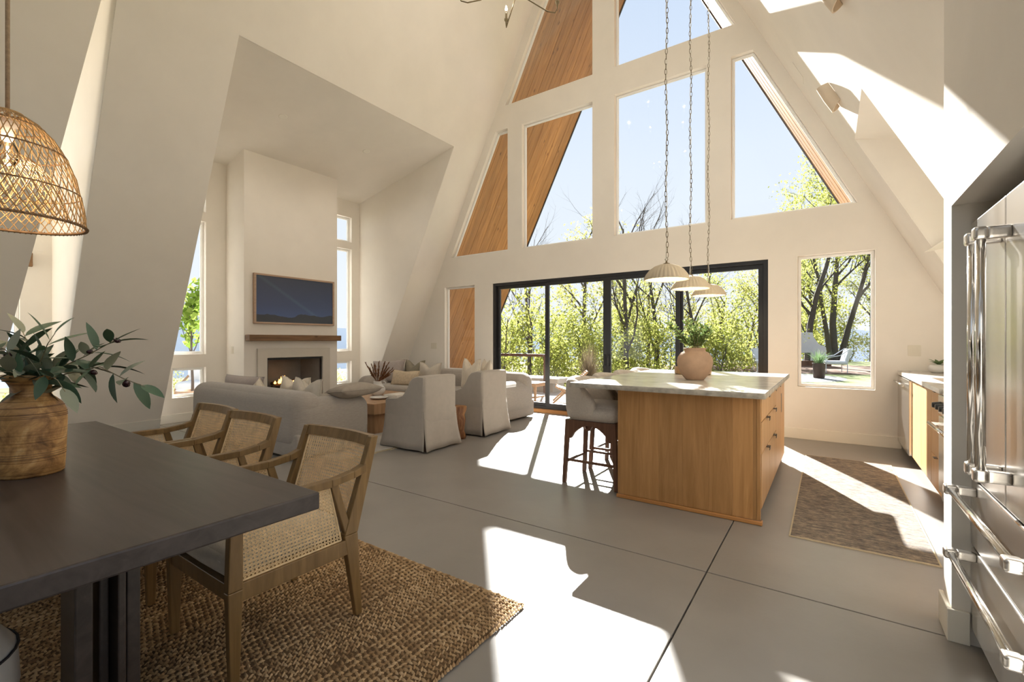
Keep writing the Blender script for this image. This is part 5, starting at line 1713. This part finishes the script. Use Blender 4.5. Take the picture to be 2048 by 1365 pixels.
# ------------------------------------------------------------------ island
IX0, IX1, IY0, IY1 = -1.405, -0.385, 3.545, 5.55
t = thing('kitchen_island', 'oak kitchen island with veneer end panel and drawer front', 'island', ((IX0 + IX1) / 2, (IY0 + IY1) / 2, 0))
B().box(IX0 + 0.02, IX1 - 0.10, IY0 + 0.02, IY1 - 0.03, 0.09, 0.870).build('carcass', 'oak', t)
B().box(IX0 + 0.03, IX1 - 0.16, IY0 + 0.05, IY1 - 0.06, 0.001, 0.09).build('toe_kick', 'oak', t)
vb = [IX0, IX0 + 0.018, -1.225, -1.075, -0.90, -0.715, -0.56, IX1 - 0.045, IX1 - 0.022]
for k in range(len(vb) - 1):
    B().box(vb[k] + 0.0003, vb[k + 1] - 0.0003, IY0, IY0 + 0.02, 0.03, 0.873).build('veneer_board', 'oak', t)
B().box(IX1 - 0.022, IX1, IY0 - 0.002, IY0 + 0.028, 0.03, 0.873).build('end_stile', 'oak', t, bevel=0.002)
B().box(IX0 - 0.008, IX1 + 0.008, IY0 - 0.016, IY0 - 0.0005, 0.001, 0.030).build('shoe_moulding', 'base_oak', t, bevel=0.006)
B().box(IX1 + 0.0005, IX1 + 0.012, IY0 - 0.016, IY0 + 0.030, 0.001, 0.030).build('shoe_moulding', 'base_oak', t, bevel=0.005)
B().box(IX0, IX0 + 0.02, IY0 + 0.02, IY1, 0.03, 0.873).build('back_panel', 'oak', t)
B().box(IX1 - 0.12, IX1 - 0.022, IY1 - 0.02, IY1, 0.001, 0.873).build('far_panel', 'oak', t)
DXf = IX1 + 0.003
def pullbar(y, z, par, vert=False):
    if vert:
        B().box(DXf - 0.004, DXf + 0.002, y - 0.03, y + 0.03, z - 0.09, z + 0.09).build('handle', 'pull', par)
    else:
        B().box(DXf - 0.001, DXf + 0.022, y - 0.035, y + 0.035, z - 0.002, z + 0.003).build('handle', 'pull', par)
        B().box(DXf + 0.019, DXf + 0.022, y - 0.035, y + 0.035, z - 0.022, z + 0.003).build('handle_lip', 'pull', par)
cols = [(IY0 + 0.046, 4.118), (4.124, 4.618)]
rowsd = [(0.10, 0.473), (0.481, 0.693), (0.701, 0.865)]
for (a, c) in cols:
    for (z0, z1) in rowsd:
        dwr = B().box(DXf - 0.024, DXf, a, c, z0, z1).build('drawer', 'oaklight', t, bevel=0.0015)
        pullbar((a + c) / 2 + 0.06, z1, dwr)
for (a, c) in ((4.624, 5.08), (5.084, 5.53)):
    d_ = B().box(DXf - 0.024, DXf, a, c, 0.10, 0.865).build('door', 'oaklight', t, bevel=0.0015)
    if a > 5:
        pullbar(5.17, 0.66, d_, True)
    else:
        pullbar((a + c) / 2, 0.865, d_)
t = thing('island_countertop', 'grey stone countertop with a rough-cut edge on the island', 'countertop', (-1.06, 4.51, 0.875))
B().box(-1.775, -0.345, 3.425, 5.62, 0.876, 0.915).build('slab', 'stone', t, bevel=0.002)
b = B()
g = random.Random(3)
loop = []
for (p, q, n) in (((-1.777, 3.423), (-0.343, 3.423), 60), ((-0.343, 3.423), (-0.343, 5.622), 60), ((-0.343, 5.622), (-1.777, 5.622), 30), ((-1.777, 5.622), (-1.777, 3.423), 50)):
    for k in range(n):
        u = k / n
        loop.append((p[0] + (q[0] - p[0]) * u, p[1] + (q[1] - p[1]) * u))
n = len(loop)
rowsz = [0.912, 0.903, 0.894, 0.885, 0.8755]
for zi, z in enumerate(rowsz):
    for (x, y) in loop:
        d = 0.004 * noise.noise(Vector((x * 40, y * 40, z * 60))) + (0.003 if 0 < zi < 4 else 0)
        cxx, cyy = x - (-1.06), y - 4.52
        s_ = 1 + d / max(0.7, abs(cxx) + abs(cyy)) * 1.6
        b.v.append((-1.06 + cxx * s_, 4.52 + cyy * s_, z))
for zi in range(4):
    for k in range(n):
        a, c = zi * n + k, zi * n + (k + 1) % n
        b.f.append((a, c, c + n, a + n))
b.build('chiselled_edge', 'stone_side', t, smooth=True, fix=True)

# bar stools
def stool(y, label):
    """faces +x"""
    t = thing('bar_stool', label, 'stool', (-1.70, y, 0), 0, 'bar stools along the island')
    hx, hy = 0.215, 0.19
    for sx in (-1, 1):
        for sy in (-1, 1):
            tx, ty = sx * hx, sy * hy
            bx_, by_ = sx * (hx + 0.03), sy * (hy + 0.012)
            B().hexa([(bx_ - 0.018, by_ - 0.018, 0.0005), (bx_ + 0.018, by_ - 0.018, 0.0005), (bx_ + 0.018, by_ + 0.018, 0.0005), (bx_ - 0.018, by_ + 0.018, 0.0005)],
                     [(tx - 0.021, ty - 0.021, 0.56), (tx + 0.021, ty - 0.021, 0.56), (tx + 0.021, ty + 0.021, 0.56), (tx - 0.021, ty + 0.021, 0.56)]).build('leg', 'stoolwood', t, world=False, bevel=0.005)
    arch = [(-0.236, 0.565), (-0.236, 0.40)] + [(-0.17 + 0.34 * k / 12 - 0.01 * math.cos(math.pi * k / 12), 0.40 + 0.125 * math.sin(math.pi * k / 12) ** 0.75) for k in range(13)] + [(0.236, 0.40), (0.236, 0.565)]
    for sy in (-1, 1):
        B().prism(arch, 'y', sy * hy - 0.018, sy * hy + 0.018).build('arched_apron', 'stoolwood', t, world=False)
    arch2 = [(-0.205, 0.565), (-0.205, 0.42)] + [(-0.15 + 0.30 * k / 10, 0.42 + 0.10 * math.sin(math.pi * k / 10) ** 0.75) for k in range(11)] + [(0.205, 0.42), (0.205, 0.565)]
    for sx in (-1, 1):
        B().prism(arch2, 'x', sx * hx - 0.015, sx * hx + 0.015).build('arched_apron', 'stoolwood', t, world=False)
    for sy in (-1, 1):
        B().box(-0.235, 0.235, sy * 0.198 - 0.009, sy * 0.198 + 0.009, 0.195, 0.218).build('stretcher', 'stoolwood', t, world=False, bevel=0.003)
    for sx in (-1, 1):
        B().box(sx * 0.238 - 0.009, sx * 0.238 + 0.009, -0.195, 0.195, 0.172, 0.195).build('stretcher', 'stoolwood', t, world=False, bevel=0.003)
    B().rbox(-0.225, 0.262, -0.225, 0.225, 0.562, 0.705, 0.06, 6, puff=0.025).build('seat', 'boucle', t, world=False, smooth=True)
    # wrap-around tub back
    b = B()
    nn = 22
    rings = []
    for k in range(nn + 1):
        a = math.pi * (0.5 + k / nn) + 0.0
        e = abs(k / nn - 0.5) * 2
        ca, sa = math.cos(a), math.sin(a)
        cx_, cy_ = -0.03 + 0.20 * (abs(ca) ** 0.7) * (-1 if ca < 0 else 1) * 1.05, 0.225 * (abs(sa) ** 0.7) * (1 if sa > 0 else -1)
        cx_ += 0.10 * e ** 3
        H = 0.945 - 0.03 * e - 0.18 * max(0, e - 0.62) / 0.38 * max(0, e - 0.62) / 0.38
        th = 0.048
        ring = []
        for q in range(12):
            an = 2 * math.pi * q / 12
            zc, hz_ = (0.60 + H) / 2, (H - 0.60) / 2
            rr = abs(math.cos(an)) ** 0.55 * (1 if math.cos(an) > 0 else -1)
            zz = abs(math.sin(an)) ** 0.55 * (1 if math.sin(an) > 0 else -1)
            nx_, ny_ = ca, sa
            tt = th * (1 if 0 < k < nn else 0.55)
            ring.append((cx_ + nx_ * rr * tt, cy_ + ny_ * rr * tt, zc + zz * hz_))
        rings.append(ring)
    for rg in rings:
        b.v += rg
    for k in range(nn):
        for q in range(12):
            a, c = k * 12 + q, k * 12 + (q + 1) % 12
            b.f.append((a, c, c + 12, a + 12))
    b.f.append(tuple(range(11, -1, -1)))
    b.f.append(tuple(range(nn * 12, nn * 12 + 12)))
    b.build('backrest', 'boucle', t, world=False, smooth=True, sub=1)
    return t
s0 = stool(3.85, 'cream boucle bar stool in full view at the end of the island')
dup(s0, (-1.70, 4.39, 0), 0, 'cream boucle bar stool second from the island end')
dup(s0, (-1.70, 4.93, 0), 0, 'cream boucle bar stool third from the island end')
dup(s0, (-1.70, 5.47, 0), 0, 'cream boucle bar stool nearest the sliding doors')

# clay pot with leafy branches, tray and glass
px_, py_ = -0.985, 4.30
t = thing('clay_pot', 'round weathered clay pot on the island countertop', 'pot', (px_, py_, 0.9155))
B().lathe([(0, 0), (0.072, 0), (0.08, 0.006), (0.115, 0.05), (0.142, 0.11), (0.150, 0.155), (0.143, 0.20), (0.118, 0.238), (0.094, 0.252), (0.088, 0.258), (0.090, 0.272), (0.097, 0.278), (0.093, 0.283), (0.080, 0.280), (0.074, 0.25), (0, 0.24)], (0, 0, 0), 40,
          wob=lambda a, z: 1 + 0.008 * math.sin(2 * a + 9 * z)).build('vessel', 'terra', t, smooth=True, world=False)
g = random.Random(31)
for k in range(16):
    a = g.uniform(0, 6.283)
    ln = g.uniform(0.16, 0.30)
    lean = g.uniform(0.2, 1.1)
    d = Vector((math.cos(a) * lean, math.sin(a) * lean, 1)).normalized()
    if k < 3:
        d = (rgt * (-0.9 - 0.1 * k) + Vector((0, 0, 0.8 + 0.2 * k)) + fwd * g.uniform(-0.3, 0.3)).normalized()
        ln = 0.33
    base = Vector((px_ + 0.03 * math.cos(a), py_ + 0.03 * math.sin(a), 0.9155 + 0.18))
    P_ = [base, base + Vector((0, 0, 0.10)), base + Vector((0, 0, 0.10)) + d * ln * 0.5, base + Vector((0, 0, 0.10)) + d * ln + Vector((0, 0, -0.02))]
    tt = thing('leafy_branch', 'leafy green branch in the clay pot', 'branch', tuple(base), 0, 'leafy branches in the clay pot')
    B().tube(P_, [0.003, 0.0026, 0.002, 0.001], 5).build('stem', 'twig', tt)
    b = B()
    for q in range(26):
        u = 0.12 + 0.88 * q / 25
        i = 1 if u < 0.5 else 2
        c = P_[i].lerp(P_[i + 1], (u * 2) % 1 if u < 1 else 1)
        ld = (d * 0.5 + Vector((g.uniform(-1, 1), g.uniform(-1, 1), g.uniform(-0.5, 0.9)))).normalized()
        L = g.uniform(0.035, 0.06)
        zz = ld.orthogonal().normalized()
        zz = Matrix.Rotation(g.uniform(0, 6), 3, ld) @ zz
        xx = ld.cross(zz)
        T = Matrix(((xx.x, ld.x, zz.x, c.x), (xx.y, ld.y, zz.y, c.y), (xx.z, ld.z, zz.z, c.z), (0, 0, 0, 1)))
        lf = leaf_geo(L, L * 0.30, g.uniform(0, 0.4), q)
        b.add(lf.v, lf.f, T)
    b.build('leaves', 'pottedleaf', tt, fix=False, smooth=True, prop={'kind': 'stuff'})
t = thing('wooden_tray', 'round light-wood tray behind the clay pot', 'tray', (-1.17, 5.02, 0.9155))
B().lathe([(0, 0), (0.17, 0), (0.18, 0.008), (0.182, 0.068), (0.178, 0.074), (0.165, 0.074), (0.163, 0.02), (0, 0.018)], (0, 0, 0), 40).build('bowl', 'traywood', t, smooth=False, world=False, auto=40)
t = thing('drinking_glass', 'upturned clear glass on the wooden tray', 'glass', (-1.20, 5.00, 0.9155 + 0.0185))
B().lathe([(0.052, 0.0), (0.046, 0.10), (0.036, 0.116), (0, 0.118), (0, 0.114), (0.034, 0.112), (0.043, 0.098), (0.049, 0.0)], (0, 0, 0), 28).build('tumbler', 'clear', t, smooth=True, world=False)

# ------------------------------------------------------------------ fluted pendants over the island on chains
def pendant(y, label):
    x = -1.05
    z0 = 1.74
    t = thing('fluted_pendant', label, 'lamp', (x, y, z0), 0, 'fluted pendants over the island')
    n = 96
    prof = [(0.168, 0.0), (0.165, 0.012), (0.150, 0.045), (0.125, 0.078), (0.09, 0.104), (0.055, 0.118), (0.022, 0.124)]
    pr2 = prof + [(0.020, 0.118), (0.052, 0.112), (0.086, 0.098), (0.120, 0.072), (0.145, 0.040), (0.160, 0.010), (0.163, 0.0)]
    vs_, b = [], B()
    for (r, z) in pr2:
        amp = 0.04 * min(1, r / 0.09)
        for k in range(n):
            a = 2 * math.pi * k / n
            rr = r * (1 + amp * math.cos(32 * a))
            b.v.append((rr * math.cos(a), rr * math.sin(a), z))
    m_ = len(pr2)
    for i in range(m_):
        for k in range(n):
            a, c = i * n + k, i * n + (k + 1) % n
            a2, c2 = ((i + 1) % m_) * n + k, ((i + 1) % m_) * n + (k + 1) % n
            b.f.append((a, c, c2, a2))
    b.build('shade', 'shade', t, world=False, smooth=True)
    B().lathe([(0.0, 0.118), (0.026, 0.120), (0.026, 0.128), (0.008, 0.135), (0.006, 0.15), (0, 0.15)], (0, 0, 0), 16).build('cap', 'bronze', t, world=False, smooth=True)
    B().lathe([(0, 0.02), (0.022, 0.03), (0.03, 0.055), (0.02, 0.085), (0.012, 0.115), (0, 0.117)], (0, 0, 0), 16).build('bulb', 'lamp_lens', t, world=False, smooth=True)
    q = bpy.data.lights.new('island_bulb', 'POINT')
    q.energy = 4
    q.color = (1.0, 0.85, 0.62)
    q.shadow_soft_size = 0.03
    qo = bpy.data.objects.new('island_light', q)
    COL.objects.link(qo)
    qo.location = (x, y, z0 + 0.008)
    return t, x, y, z0
link_me = None
PL = ('fluted cream dome pendant nearest the dining side of the island', 'fluted cream dome pendant in the middle of the three', 'fluted cream dome pendant nearest the sliding doors')
for k, y in enumerate((3.66, 4.425, 5.19)):
    t, x, y, z0 = pendant(y, PL[k])
    b = B()
    ztop = 2 * (W - (x - XC))
    B().tube([(0, 0, 0.146), (0.012, 0, 0.16), (0, 0, 0.176), (-0.012, 0, 0.16), (0, 0, 0.146)], 0.003, 5).build('hook_ring', 'bronze', t, world=False, smooth=True)
    # chain: alternating oval links; the cord is threaded through them
    L, i, z = 0.040, 0, 0.176
    cl = B()
    while z0 + z < ztop - 0.05:
        sw = 0.006 * math.sin(z * 7 + k)
        rot = (i % 2) * math.pi / 2 + 0.4
        ring = []
        for q in range(10):
            a = 2 * math.pi * q / 10
            u = 0.0085 * math.cos(a)
            v = 0.025 * math.sin(a) * (1 if abs(math.sin(a)) > 0.2 else 1)
            ring.append((sw + u * math.cos(rot), u * math.sin(rot), z + 0.02 + v))
        ring.append(ring[0])
        cl.tube(ring, 0.0022, 4, caps=False)
        z += L
        i += 1
    cl.build('chain', 'bronze', t, world=False, smooth=True, fix=False, prop={'kind': 'stuff'})
    cp_ = []
    z = 0.14
    while z0 + z < ztop:
        cp_.append((0.004 * math.sin(z * 23 + k), 0.004 * math.cos(z * 19), z))
        z += 0.05
    B().tube(cp_, 0.0028, 5).build('cord', 'trim', t, world=False, smooth=True)
    B().lathe([(0.0, 0), (0.05, 0), (0.05, 0.02), (0, 0.025)], (0, 0, ztop - z0 - 0.09), 20).build('ceiling_rose', 'bronze', t, world=False, smooth=True)

# ------------------------------------------------------------------ refrigerator
t = thing('refrigerator', 'stainless steel french-door refrigerator with tubular handles', 'refrigerator', (0.8, 2.18, 0))
B().box(0.545, 1.03, 1.715, 2.625, 0.02, 1.742).build('body', 'soot', t)
FXD = 0.482
fd = B().box(FXD, FXD + 0.06, 2.186, 2.632, 0.705, 1.745).build('door', 'steel', t, bevel=0.006)
nd = B().box(FXD, FXD + 0.06, 1.722, 2.181, 0.705, 1.745).build('door', 'steel', t, bevel=0.006)
d1 = B().box(FXD, FXD + 0.06, 1.722, 2.632, 0.425, 0.695).build('drawer', 'steel', t, bevel=0.006)
d2 = B().box(FXD, FXD + 0.06, 1.722, 2.632, 0.075, 0.415).build('drawer', 'steel', t, bevel=0.006)
B().box(FXD + 0.03, FXD + 0.06, 1.74, 2.61, 0.005, 0.07).build('grille', 'soot', t)
for par, y in ((fd, 2.235), (nd, 2.130)):
    B().tube([(0.412, y, 0.80), (0.412, y, 1.63)], 0.0135, 16).build('handle', 'chrome', par, smooth=True, world=True)
    for z in (0.815, 1.615):
        b = B()
        b.rbox(0.392, 0.430, y - 0.020, y + 0.020, z - 0.022, z + 0.022, 0.010, 3)
        b.rbox(0.425, FXD + 0.001, y - 0.016, y + 0.016, z - 0.020, z + 0.020, 0.006, 3)
        b.build('handle_bracket', 'bronze' if False else 'steel', par, smooth=True)
for par, z in ((d1, 0.655), (d2, 0.395)):
    B().tube([(0.408, 1.775, z), (0.408, 2.575, z)], 0.0135, 16).build('handle', 'chrome', par, smooth=True)
    for y in (1.79, 2.56):
        b = B()
        b.rbox(0.386, 0.430, y - 0.022, y + 0.022, z - 0.020, z + 0.020, 0.010, 3)
        b.rbox(0.425, FXD + 0.001, y - 0.018, y + 0.018, z - 0.017, z + 0.017, 0.006, 3)
        b.build('handle_bracket', 'steel', par, smooth=True)
B().box(FXD - 0.004, FXD, 1.965, 2.035, 0.235, 0.262).build('badge', 'chrome', d2, bevel=0.002)

# ------------------------------------------------------------------ kitchen run under the right slope
KXF = 0.685
t = thing('dishwasher', 'stainless steel dishwasher at the far end of the kitchen counter', 'dishwasher', (0.95, 6.50, 0))
B().box(KXF + 0.02, 1.25, 6.06, 6.96, 0.10, 0.870).build('body', 'soot', t)
dd = B().box(KXF - 0.025, KXF + 0.02, 6.06, 6.96, 0.105, 0.862).build('door', 'steel', t, bevel=0.004)
B().tube([(KXF - 0.06, 6.12, 0.80), (KXF - 0.06, 6.90, 0.80)], 0.011, 10).build('handle', 'chrome', dd, smooth=True)
B().box(KXF + 0.06, 1.2, 6.07, 6.95, 0.001, 0.10).build('toe_kick', 'soot', t)
def cabinet(y0, y1, label, doors):
    t = thing('base_cabinet', label, 'cabinet', (1.0, (y0 + y1) / 2, 0), 0, 'kitchen base cabinets')
    B().box(KXF + 0.02, 1.28, y0, y1, 0.10, 0.872).build('carcass', 'oak', t)
    B().box(KXF + 0.07, 1.2, y0 + 0.001, y1 - 0.001, 0.001, 0.10).build('toe_kick', 'oak', t)
    for (a, c, z0, z1) in doors:
        d = B().box(KXF, KXF + 0.02, a + 0.0015, c - 0.0015, z0, z1).build('door' if z1 - z0 > 0.4 else 'drawer', 'oaklight', t, bevel=0.0015)
        B().box(KXF - 0.022, KXF + 0.0005, (a + c) / 2 - 0.035, (a + c) / 2 + 0.035, z1 - 0.003, z1 + 0.001).build('handle', 'pull', d)
    return t
cabinet(5.02, 6.055, 'oak sink cabinet with tall light doors', [(5.02, 5.53, 0.105, 0.868), (5.53, 6.055, 0.105, 0.868)])
cabinet(4.53, 5.015, 'oak drawer cabinet next to the range', [(4.53, 5.015, 0.105, 0.36), (4.53, 5.015, 0.363, 0.615), (4.53, 5.015, 0.618, 0.868)])
cabinet(2.82, 3.735, 'oak cabinet hidden between range and refrigerator wall', [(2.82, 3.275, 0.105, 0.868), (3.275, 3.735, 0.105, 0.868)])
t = thing('kitchen_countertop', 'grey stone kitchen counter along the sloped wall', 'countertop', (1.0, 5.7, 0.875))
B().prism([(KXF - 0.025, 4.525), (1.40, 4.525), (1.40, 6.985), (KXF - 0.025, 6.985)], 'z', 0.8735, 0.912, [[(0.80, 5.2), (1.18, 5.2), (1.18, 5.85), (0.80, 5.85)]]).build('slab', 'stone', t, bevel=0.002)
B().box(KXF - 0.025, 1.40, 2.82, 3.735, 0.8735, 0.912).build('slab', 'stone', t, bevel=0.002)
t = thing('sink', 'white undermount sink in the kitchen counter', 'sink', (0.99, 5.52, 0.70))
b = B()
b.box(0.79, 0.80, 5.19, 5.86, 0.70, 0.873)
b.box(1.18, 1.19, 5.19, 5.86, 0.70, 0.873)
b.box(0.80, 1.18, 5.19, 5.20, 0.70, 0.873)
b.box(0.80, 1.18, 5.85, 5.86, 0.70, 0.873)
b.box(0.80, 1.18, 5.20, 5.85, 0.69, 0.70)
b.build('basin', 'ceramic', t)
t = thing('range', 'stainless steel range with black knobs beside the refrigerator wall', 'stove', (1.0, 4.13, 0))
B().box(KXF - 0.01, 1.25, 3.742, 4.522, 0.10, 0.905).build('body', 'steel', t, bevel=0.004)
B().box(KXF - 0.03, KXF - 0.01, 3.76, 4.505, 0.18, 0.72).build('oven_door', 'steel', t, bevel=0.004)
B().tube([(KXF - 0.085, 3.78, 0.665), (KXF - 0.085, 4.485, 0.665)], 0.013, 12).build('handle', 'chrome', t, smooth=True)
for y in (3.80, 4.465):
    B().box(KXF - 0.085, KXF - 0.03, y - 0.012, y + 0.012, 0.655, 0.675).build('handle_bracket', 'chrome', t)
B().box(KXF - 0.03, KXF - 0.01, 3.745, 4.52, 0.735, 0.87).build('control_panel', 'steel', t, bevel=0.004)
for k in range(6):
    y = 3.82 + k * 0.125
    B().lathe([(0.026, 0), (0.024, 0.012), (0.019, 0.04), (0.017, 0.045), (0, 0.045)], (0, 0, 0), 16, T=Matrix.Translation((KXF - 0.03, y, 0.80)) @ Matrix.Rotation(R(-90), 4, 'Y')).build('knob', 'knob', t, smooth=True)
for k in range(4):
    y = 3.85 + k * 0.19
    B().box(0.74, 1.2, y - 0.008, y + 0.008, 0.905, 0.93).build('grate_bar', 'knob', t)
t = thing('potted_plant', 'small green plant in a round cream pot on the kitchen counter', 'plant', (0.98, 6.74, 0.9125))
B().lathe([(0, 0), (0.05, 0), (0.078, 0.02), (0.088, 0.05), (0.075, 0.082), (0.045, 0.094), (0.04, 0.092), (0.04, 0.07), (0, 0.07)], (0, 0, 0), 28).build('pot', 'ceramic', t, smooth=True, world=False)
g = random.Random(9)
for k in range(11):
    a = k * 2.4
    d = Vector((math.cos(a), math.sin(a), g.uniform(0.6, 2.2))).normalized()
    zz = (Vector((0, 0, 1)) - d * d.z).normalized()
    xx = d.cross(zz)
    L = g.uniform(0.07, 0.11)
    T = Matrix(((xx.x, d.x, zz.x, 0), (xx.y, d.y, zz.y, 0), (xx.z, d.z, zz.z, 0.085), (0, 0, 0, 1)))
    lf = leaf_geo(L, L * 0.42, 0.35, k)
    B().add(lf.v, lf.f, T).build('leaf', 'blade', t, world=False, smooth=True, fix=False)

# ------------------------------------------------------------------ switches, outlet
def plate(name, label, cat, c, wx, wz, axis, n, sgn=-1):
    t = thing(name, label, cat, c)
    x, y, z = c
    if axis == 'y':
        B().box(x - wx / 2, x + wx / 2, y - 0.006, y - 0.0005, z - wz / 2, z + wz / 2).build('cover_plate', 'plate', t, bevel=0.002)
        for k in range(n):
            u = x + (k - (n - 1) / 2) * wx / n
            B().box(u - 0.014, u + 0.014, y - 0.009, y - 0.005, z - 0.032, z + 0.032).build('rocker', 'plate', t, bevel=0.001)
    return t
plate('light_switch', 'triple light switch plate on the gable wall beside the narrow window', 'switch', (-6.81, GY, 1.16), 0.165, 0.12, 'y', 3)
plate('outlet', 'electrical outlet plate on the gable wall above the kitchen counter', 'outlet', (0.81, GY, 1.15), 0.115, 0.125, 'y', 1)
plate('light_switch', 'slim light switch on the side of the chimney breast', 'switch', (-8.08, CY0, 1.11), 0.075, 0.12, 'y', 1)
t = thing('wall_block', 'small brown wooden block on the wall of the dining alcove', 'bracket', (OX2, 1.31, 2.2))
B().rbox(OX2 + 0.0005, OX2 + 0.05, 1.262, 1.318, 2.18, 2.35, 0.006, 2).build('block', 'beam', t, smooth=True)

# ------------------------------------------------------------------ plaster sconces on the right slope
nrm = Vector((-2, 0, -1)).normalized()
up_ = Vector((-1, 0, 2)).normalized()
yy_ = Vector((0, 1, 0))
def sconce(y, z, label, rad=0.095, L=0.30):
    o = Vector((rx_(z), y, z))
    t = thing('wall_sconce', label, 'lamp', tuple(o + nrm * 0.01), 0, 'plaster sconces on the kitchen slope')
    b = B()
    n, m = 14, 6
    for layer in (0, 1):
        for j in range(m + 1):
            s = (j / m - 0.5)
            for k in range(n + 1):
                a = math.pi * k / n
                rr = rad * (1 - 0.10 * abs(s)) - 0.010 * layer
                p = o + up_ * (s * L * (1 - 0.25 * (1 - math.sin(a)))) + yy_ * (rr * math.cos(a)) + nrm * (rr * 1.05 * math.sin(a) + 0.002)
                b.v.append(tuple(p))
    st = n + 1
    for j in range(m):
        for k in range(n):
            q = j * st + k
            b.f.append((q, q + 1, q + st + 1, q + st))
            q += st * (m + 1)
            b.f.append((q + st, q + st + 1, q + 1, q))
    tot = st * (m + 1)
    rim = list(range(n + 1)) + [j * st + n for j in range(1, m + 1)] + [m * st + k for k in range(n - 1, -1, -1)] + [j * st for j in range(m - 1, 0, -1)]
    for i in range(len(rim)):
        p_, q_ = rim[i], rim[(i + 1) % len(rim)]
        b.f.append((p_, q_, q_ + tot, p_ + tot))
    b.build('shade', 'sconce', t, auto=50)
    B().lathe([(0.035, 0), (0.035, 0.01), (0, 0.012)], (0, 0, 0), 16, T=Matrix.Translation(o + nrm * 0.001) @ nrm.to_track_quat('Z', 'Y').to_matrix().to_4x4()).build('back_plate', 'bronze', t, smooth=True)
    B().lathe([(0, 0), (0.014, 0.01), (0.02, 0.035), (0.01, 0.05), (0, 0.052)], (0, 0, 0), 12, T=Matrix.Translation(o + nrm * 0.012) @ nrm.to_track_quat('Z', 'Y').to_matrix().to_4x4()).build('bulb', 'lamp_lens', t, smooth=True)
sconce(5.78, 3.80, 'half-round plaster sconce beside the kitchen dormer, casting a shadow')
sconce(4.05, 3.82, 'half-round plaster sconce cut off by the top of the picture')
t = thing('dormer_sconce', 'white wing-shaped sconce peeping out beside the refrigerator wall', 'lamp', (0.92, 5.3, 2.1))
o = Vector((0.80, DRB - 0.001, 2.16))
b = B()
b.add([(0.79, DRB - 0.001, 2.155), (0.90, DRB - 0.14, 2.23), (1.0, DRB - 0.15, 2.24), (1.0, DRB - 0.001, 2.20)], [(0, 1, 2, 3)])
b.add([(0.79, DRB - 0.001, 2.150), (0.90, DRB - 0.14, 2.215), (1.0, DRB - 0.15, 2.225), (1.0, DRB - 0.001, 2.185)], [(3, 2, 1, 0)])
b.f += [(0, 1, 5, 4), (1, 2, 6, 5), (2, 3, 7, 6), (3, 0, 4, 7)]
b.build('wing_shade', 'trim', t)
plate_b = B()
t = thing('access_panel', 'small flush access panel near the top of the sunlit slope', 'panel', (rx_(4.5), 6.54, 4.5))
o = Vector((rx_(4.5), 6.54, 4.5))
def on_slope(u, v, h): return tuple(o + yy_ * u + up_ * v + nrm * h)
b = B()
b.hexa([on_slope(-0.09, -0.12, 0.0005), on_slope(0.09, -0.12, 0.0005), on_slope(0.09, 0.12, 0.0005), on_slope(-0.09, 0.12, 0.0005)], [on_slope(-0.09, -0.12, 0.004), on_slope(0.09, -0.12, 0.004), on_slope(0.09, 0.12, 0.004), on_slope(-0.09, 0.12, 0.004)])
b.build('cover', 'wall', t, bevel=0.002)

# ------------------------------------------------------------------ chandelier hanging from the ridge
hub = Vector((-3.02, 4.25, 5.62))
t = thing('chandelier', 'spidery bronze chandelier with candle bulbs high under the ridge', 'chandelier', tuple(hub))
B().tube([hub, (hub.x, hub.y, RIDGE - 0.15)], 0.010, 8).build('stem', 'bronze', t, smooth=True)
B().lathe([(0, -0.06), (0.03, -0.04), (0.045, 0), (0.03, 0.04), (0, 0.06)], tuple(hub), 16).build('hub', 'bronze', t, smooth=True)
arms = [([hub, pt(1045, -40, 5.2), pt(1030, 0, 5.2), pt(1012.5, 56, 5.2)], pt(1012.5, 58, 5.2)),
        ([hub, pt(1000, -60, 5.1), pt(1055, 0, 5.05), pt(1095, 24, 5.0), pt(1110, 27, 5.0), pt(1114, 20, 5.0)], pt(1114.5, 24, 5.0)),
        ([hub, pt(985, -30, 5.1), pt(962, 1, 5.0), pt(935, 6.5, 4.95), pt(922, 3, 4.95), pt(917, -10, 4.95)], pt(917, -8, 4.95))]
for k in range(5):
    a = R(20 + 72 * k)
    e = hub + Vector((math.cos(a) * 0.62, math.sin(a) * 0.62, 0.22 + 0.1 * (k % 2)))
    arms.append(([hub, hub + Vector((math.cos(a) * 0.3, math.sin(a) * 0.3, -0.10)), e + Vector((0, 0, -0.10))], e + Vector((0, 0, -0.10))))
for pts_, c in arms:
    ar = B().tube(pts_, 0.0062, 8).build('arm', 'bronze', t, smooth=True)
    B().lathe([(0, 0), (0.006, 0.03), (0.010, 0.075), (0.022, 0.09), (0.022, 0.108), (0.009, 0.118), (0.012, 0.122), (0.012, 0.19), (0, 0.19)], tuple(c), 12).build('candle_cup', 'bronze', ar, smooth=True)
    B().lathe([(0, 0.19), (0.012, 0.20), (0.016, 0.218), (0.010, 0.245), (0, 0.262)], tuple(c), 12).build('candle_bulb', 'candle', ar, smooth=True)
    L = bpy.data.lights.new('candle_light', 'POINT')
    L.energy = 5
    L.color = (1.0, 0.92, 0.80)
    L.shadow_soft_size = 0.016
    lo = bpy.data.objects.new('candle_light', L)
    COL.objects.link(lo)
    lo.location = Vector(c) + Vector((0, 0, 0.32))
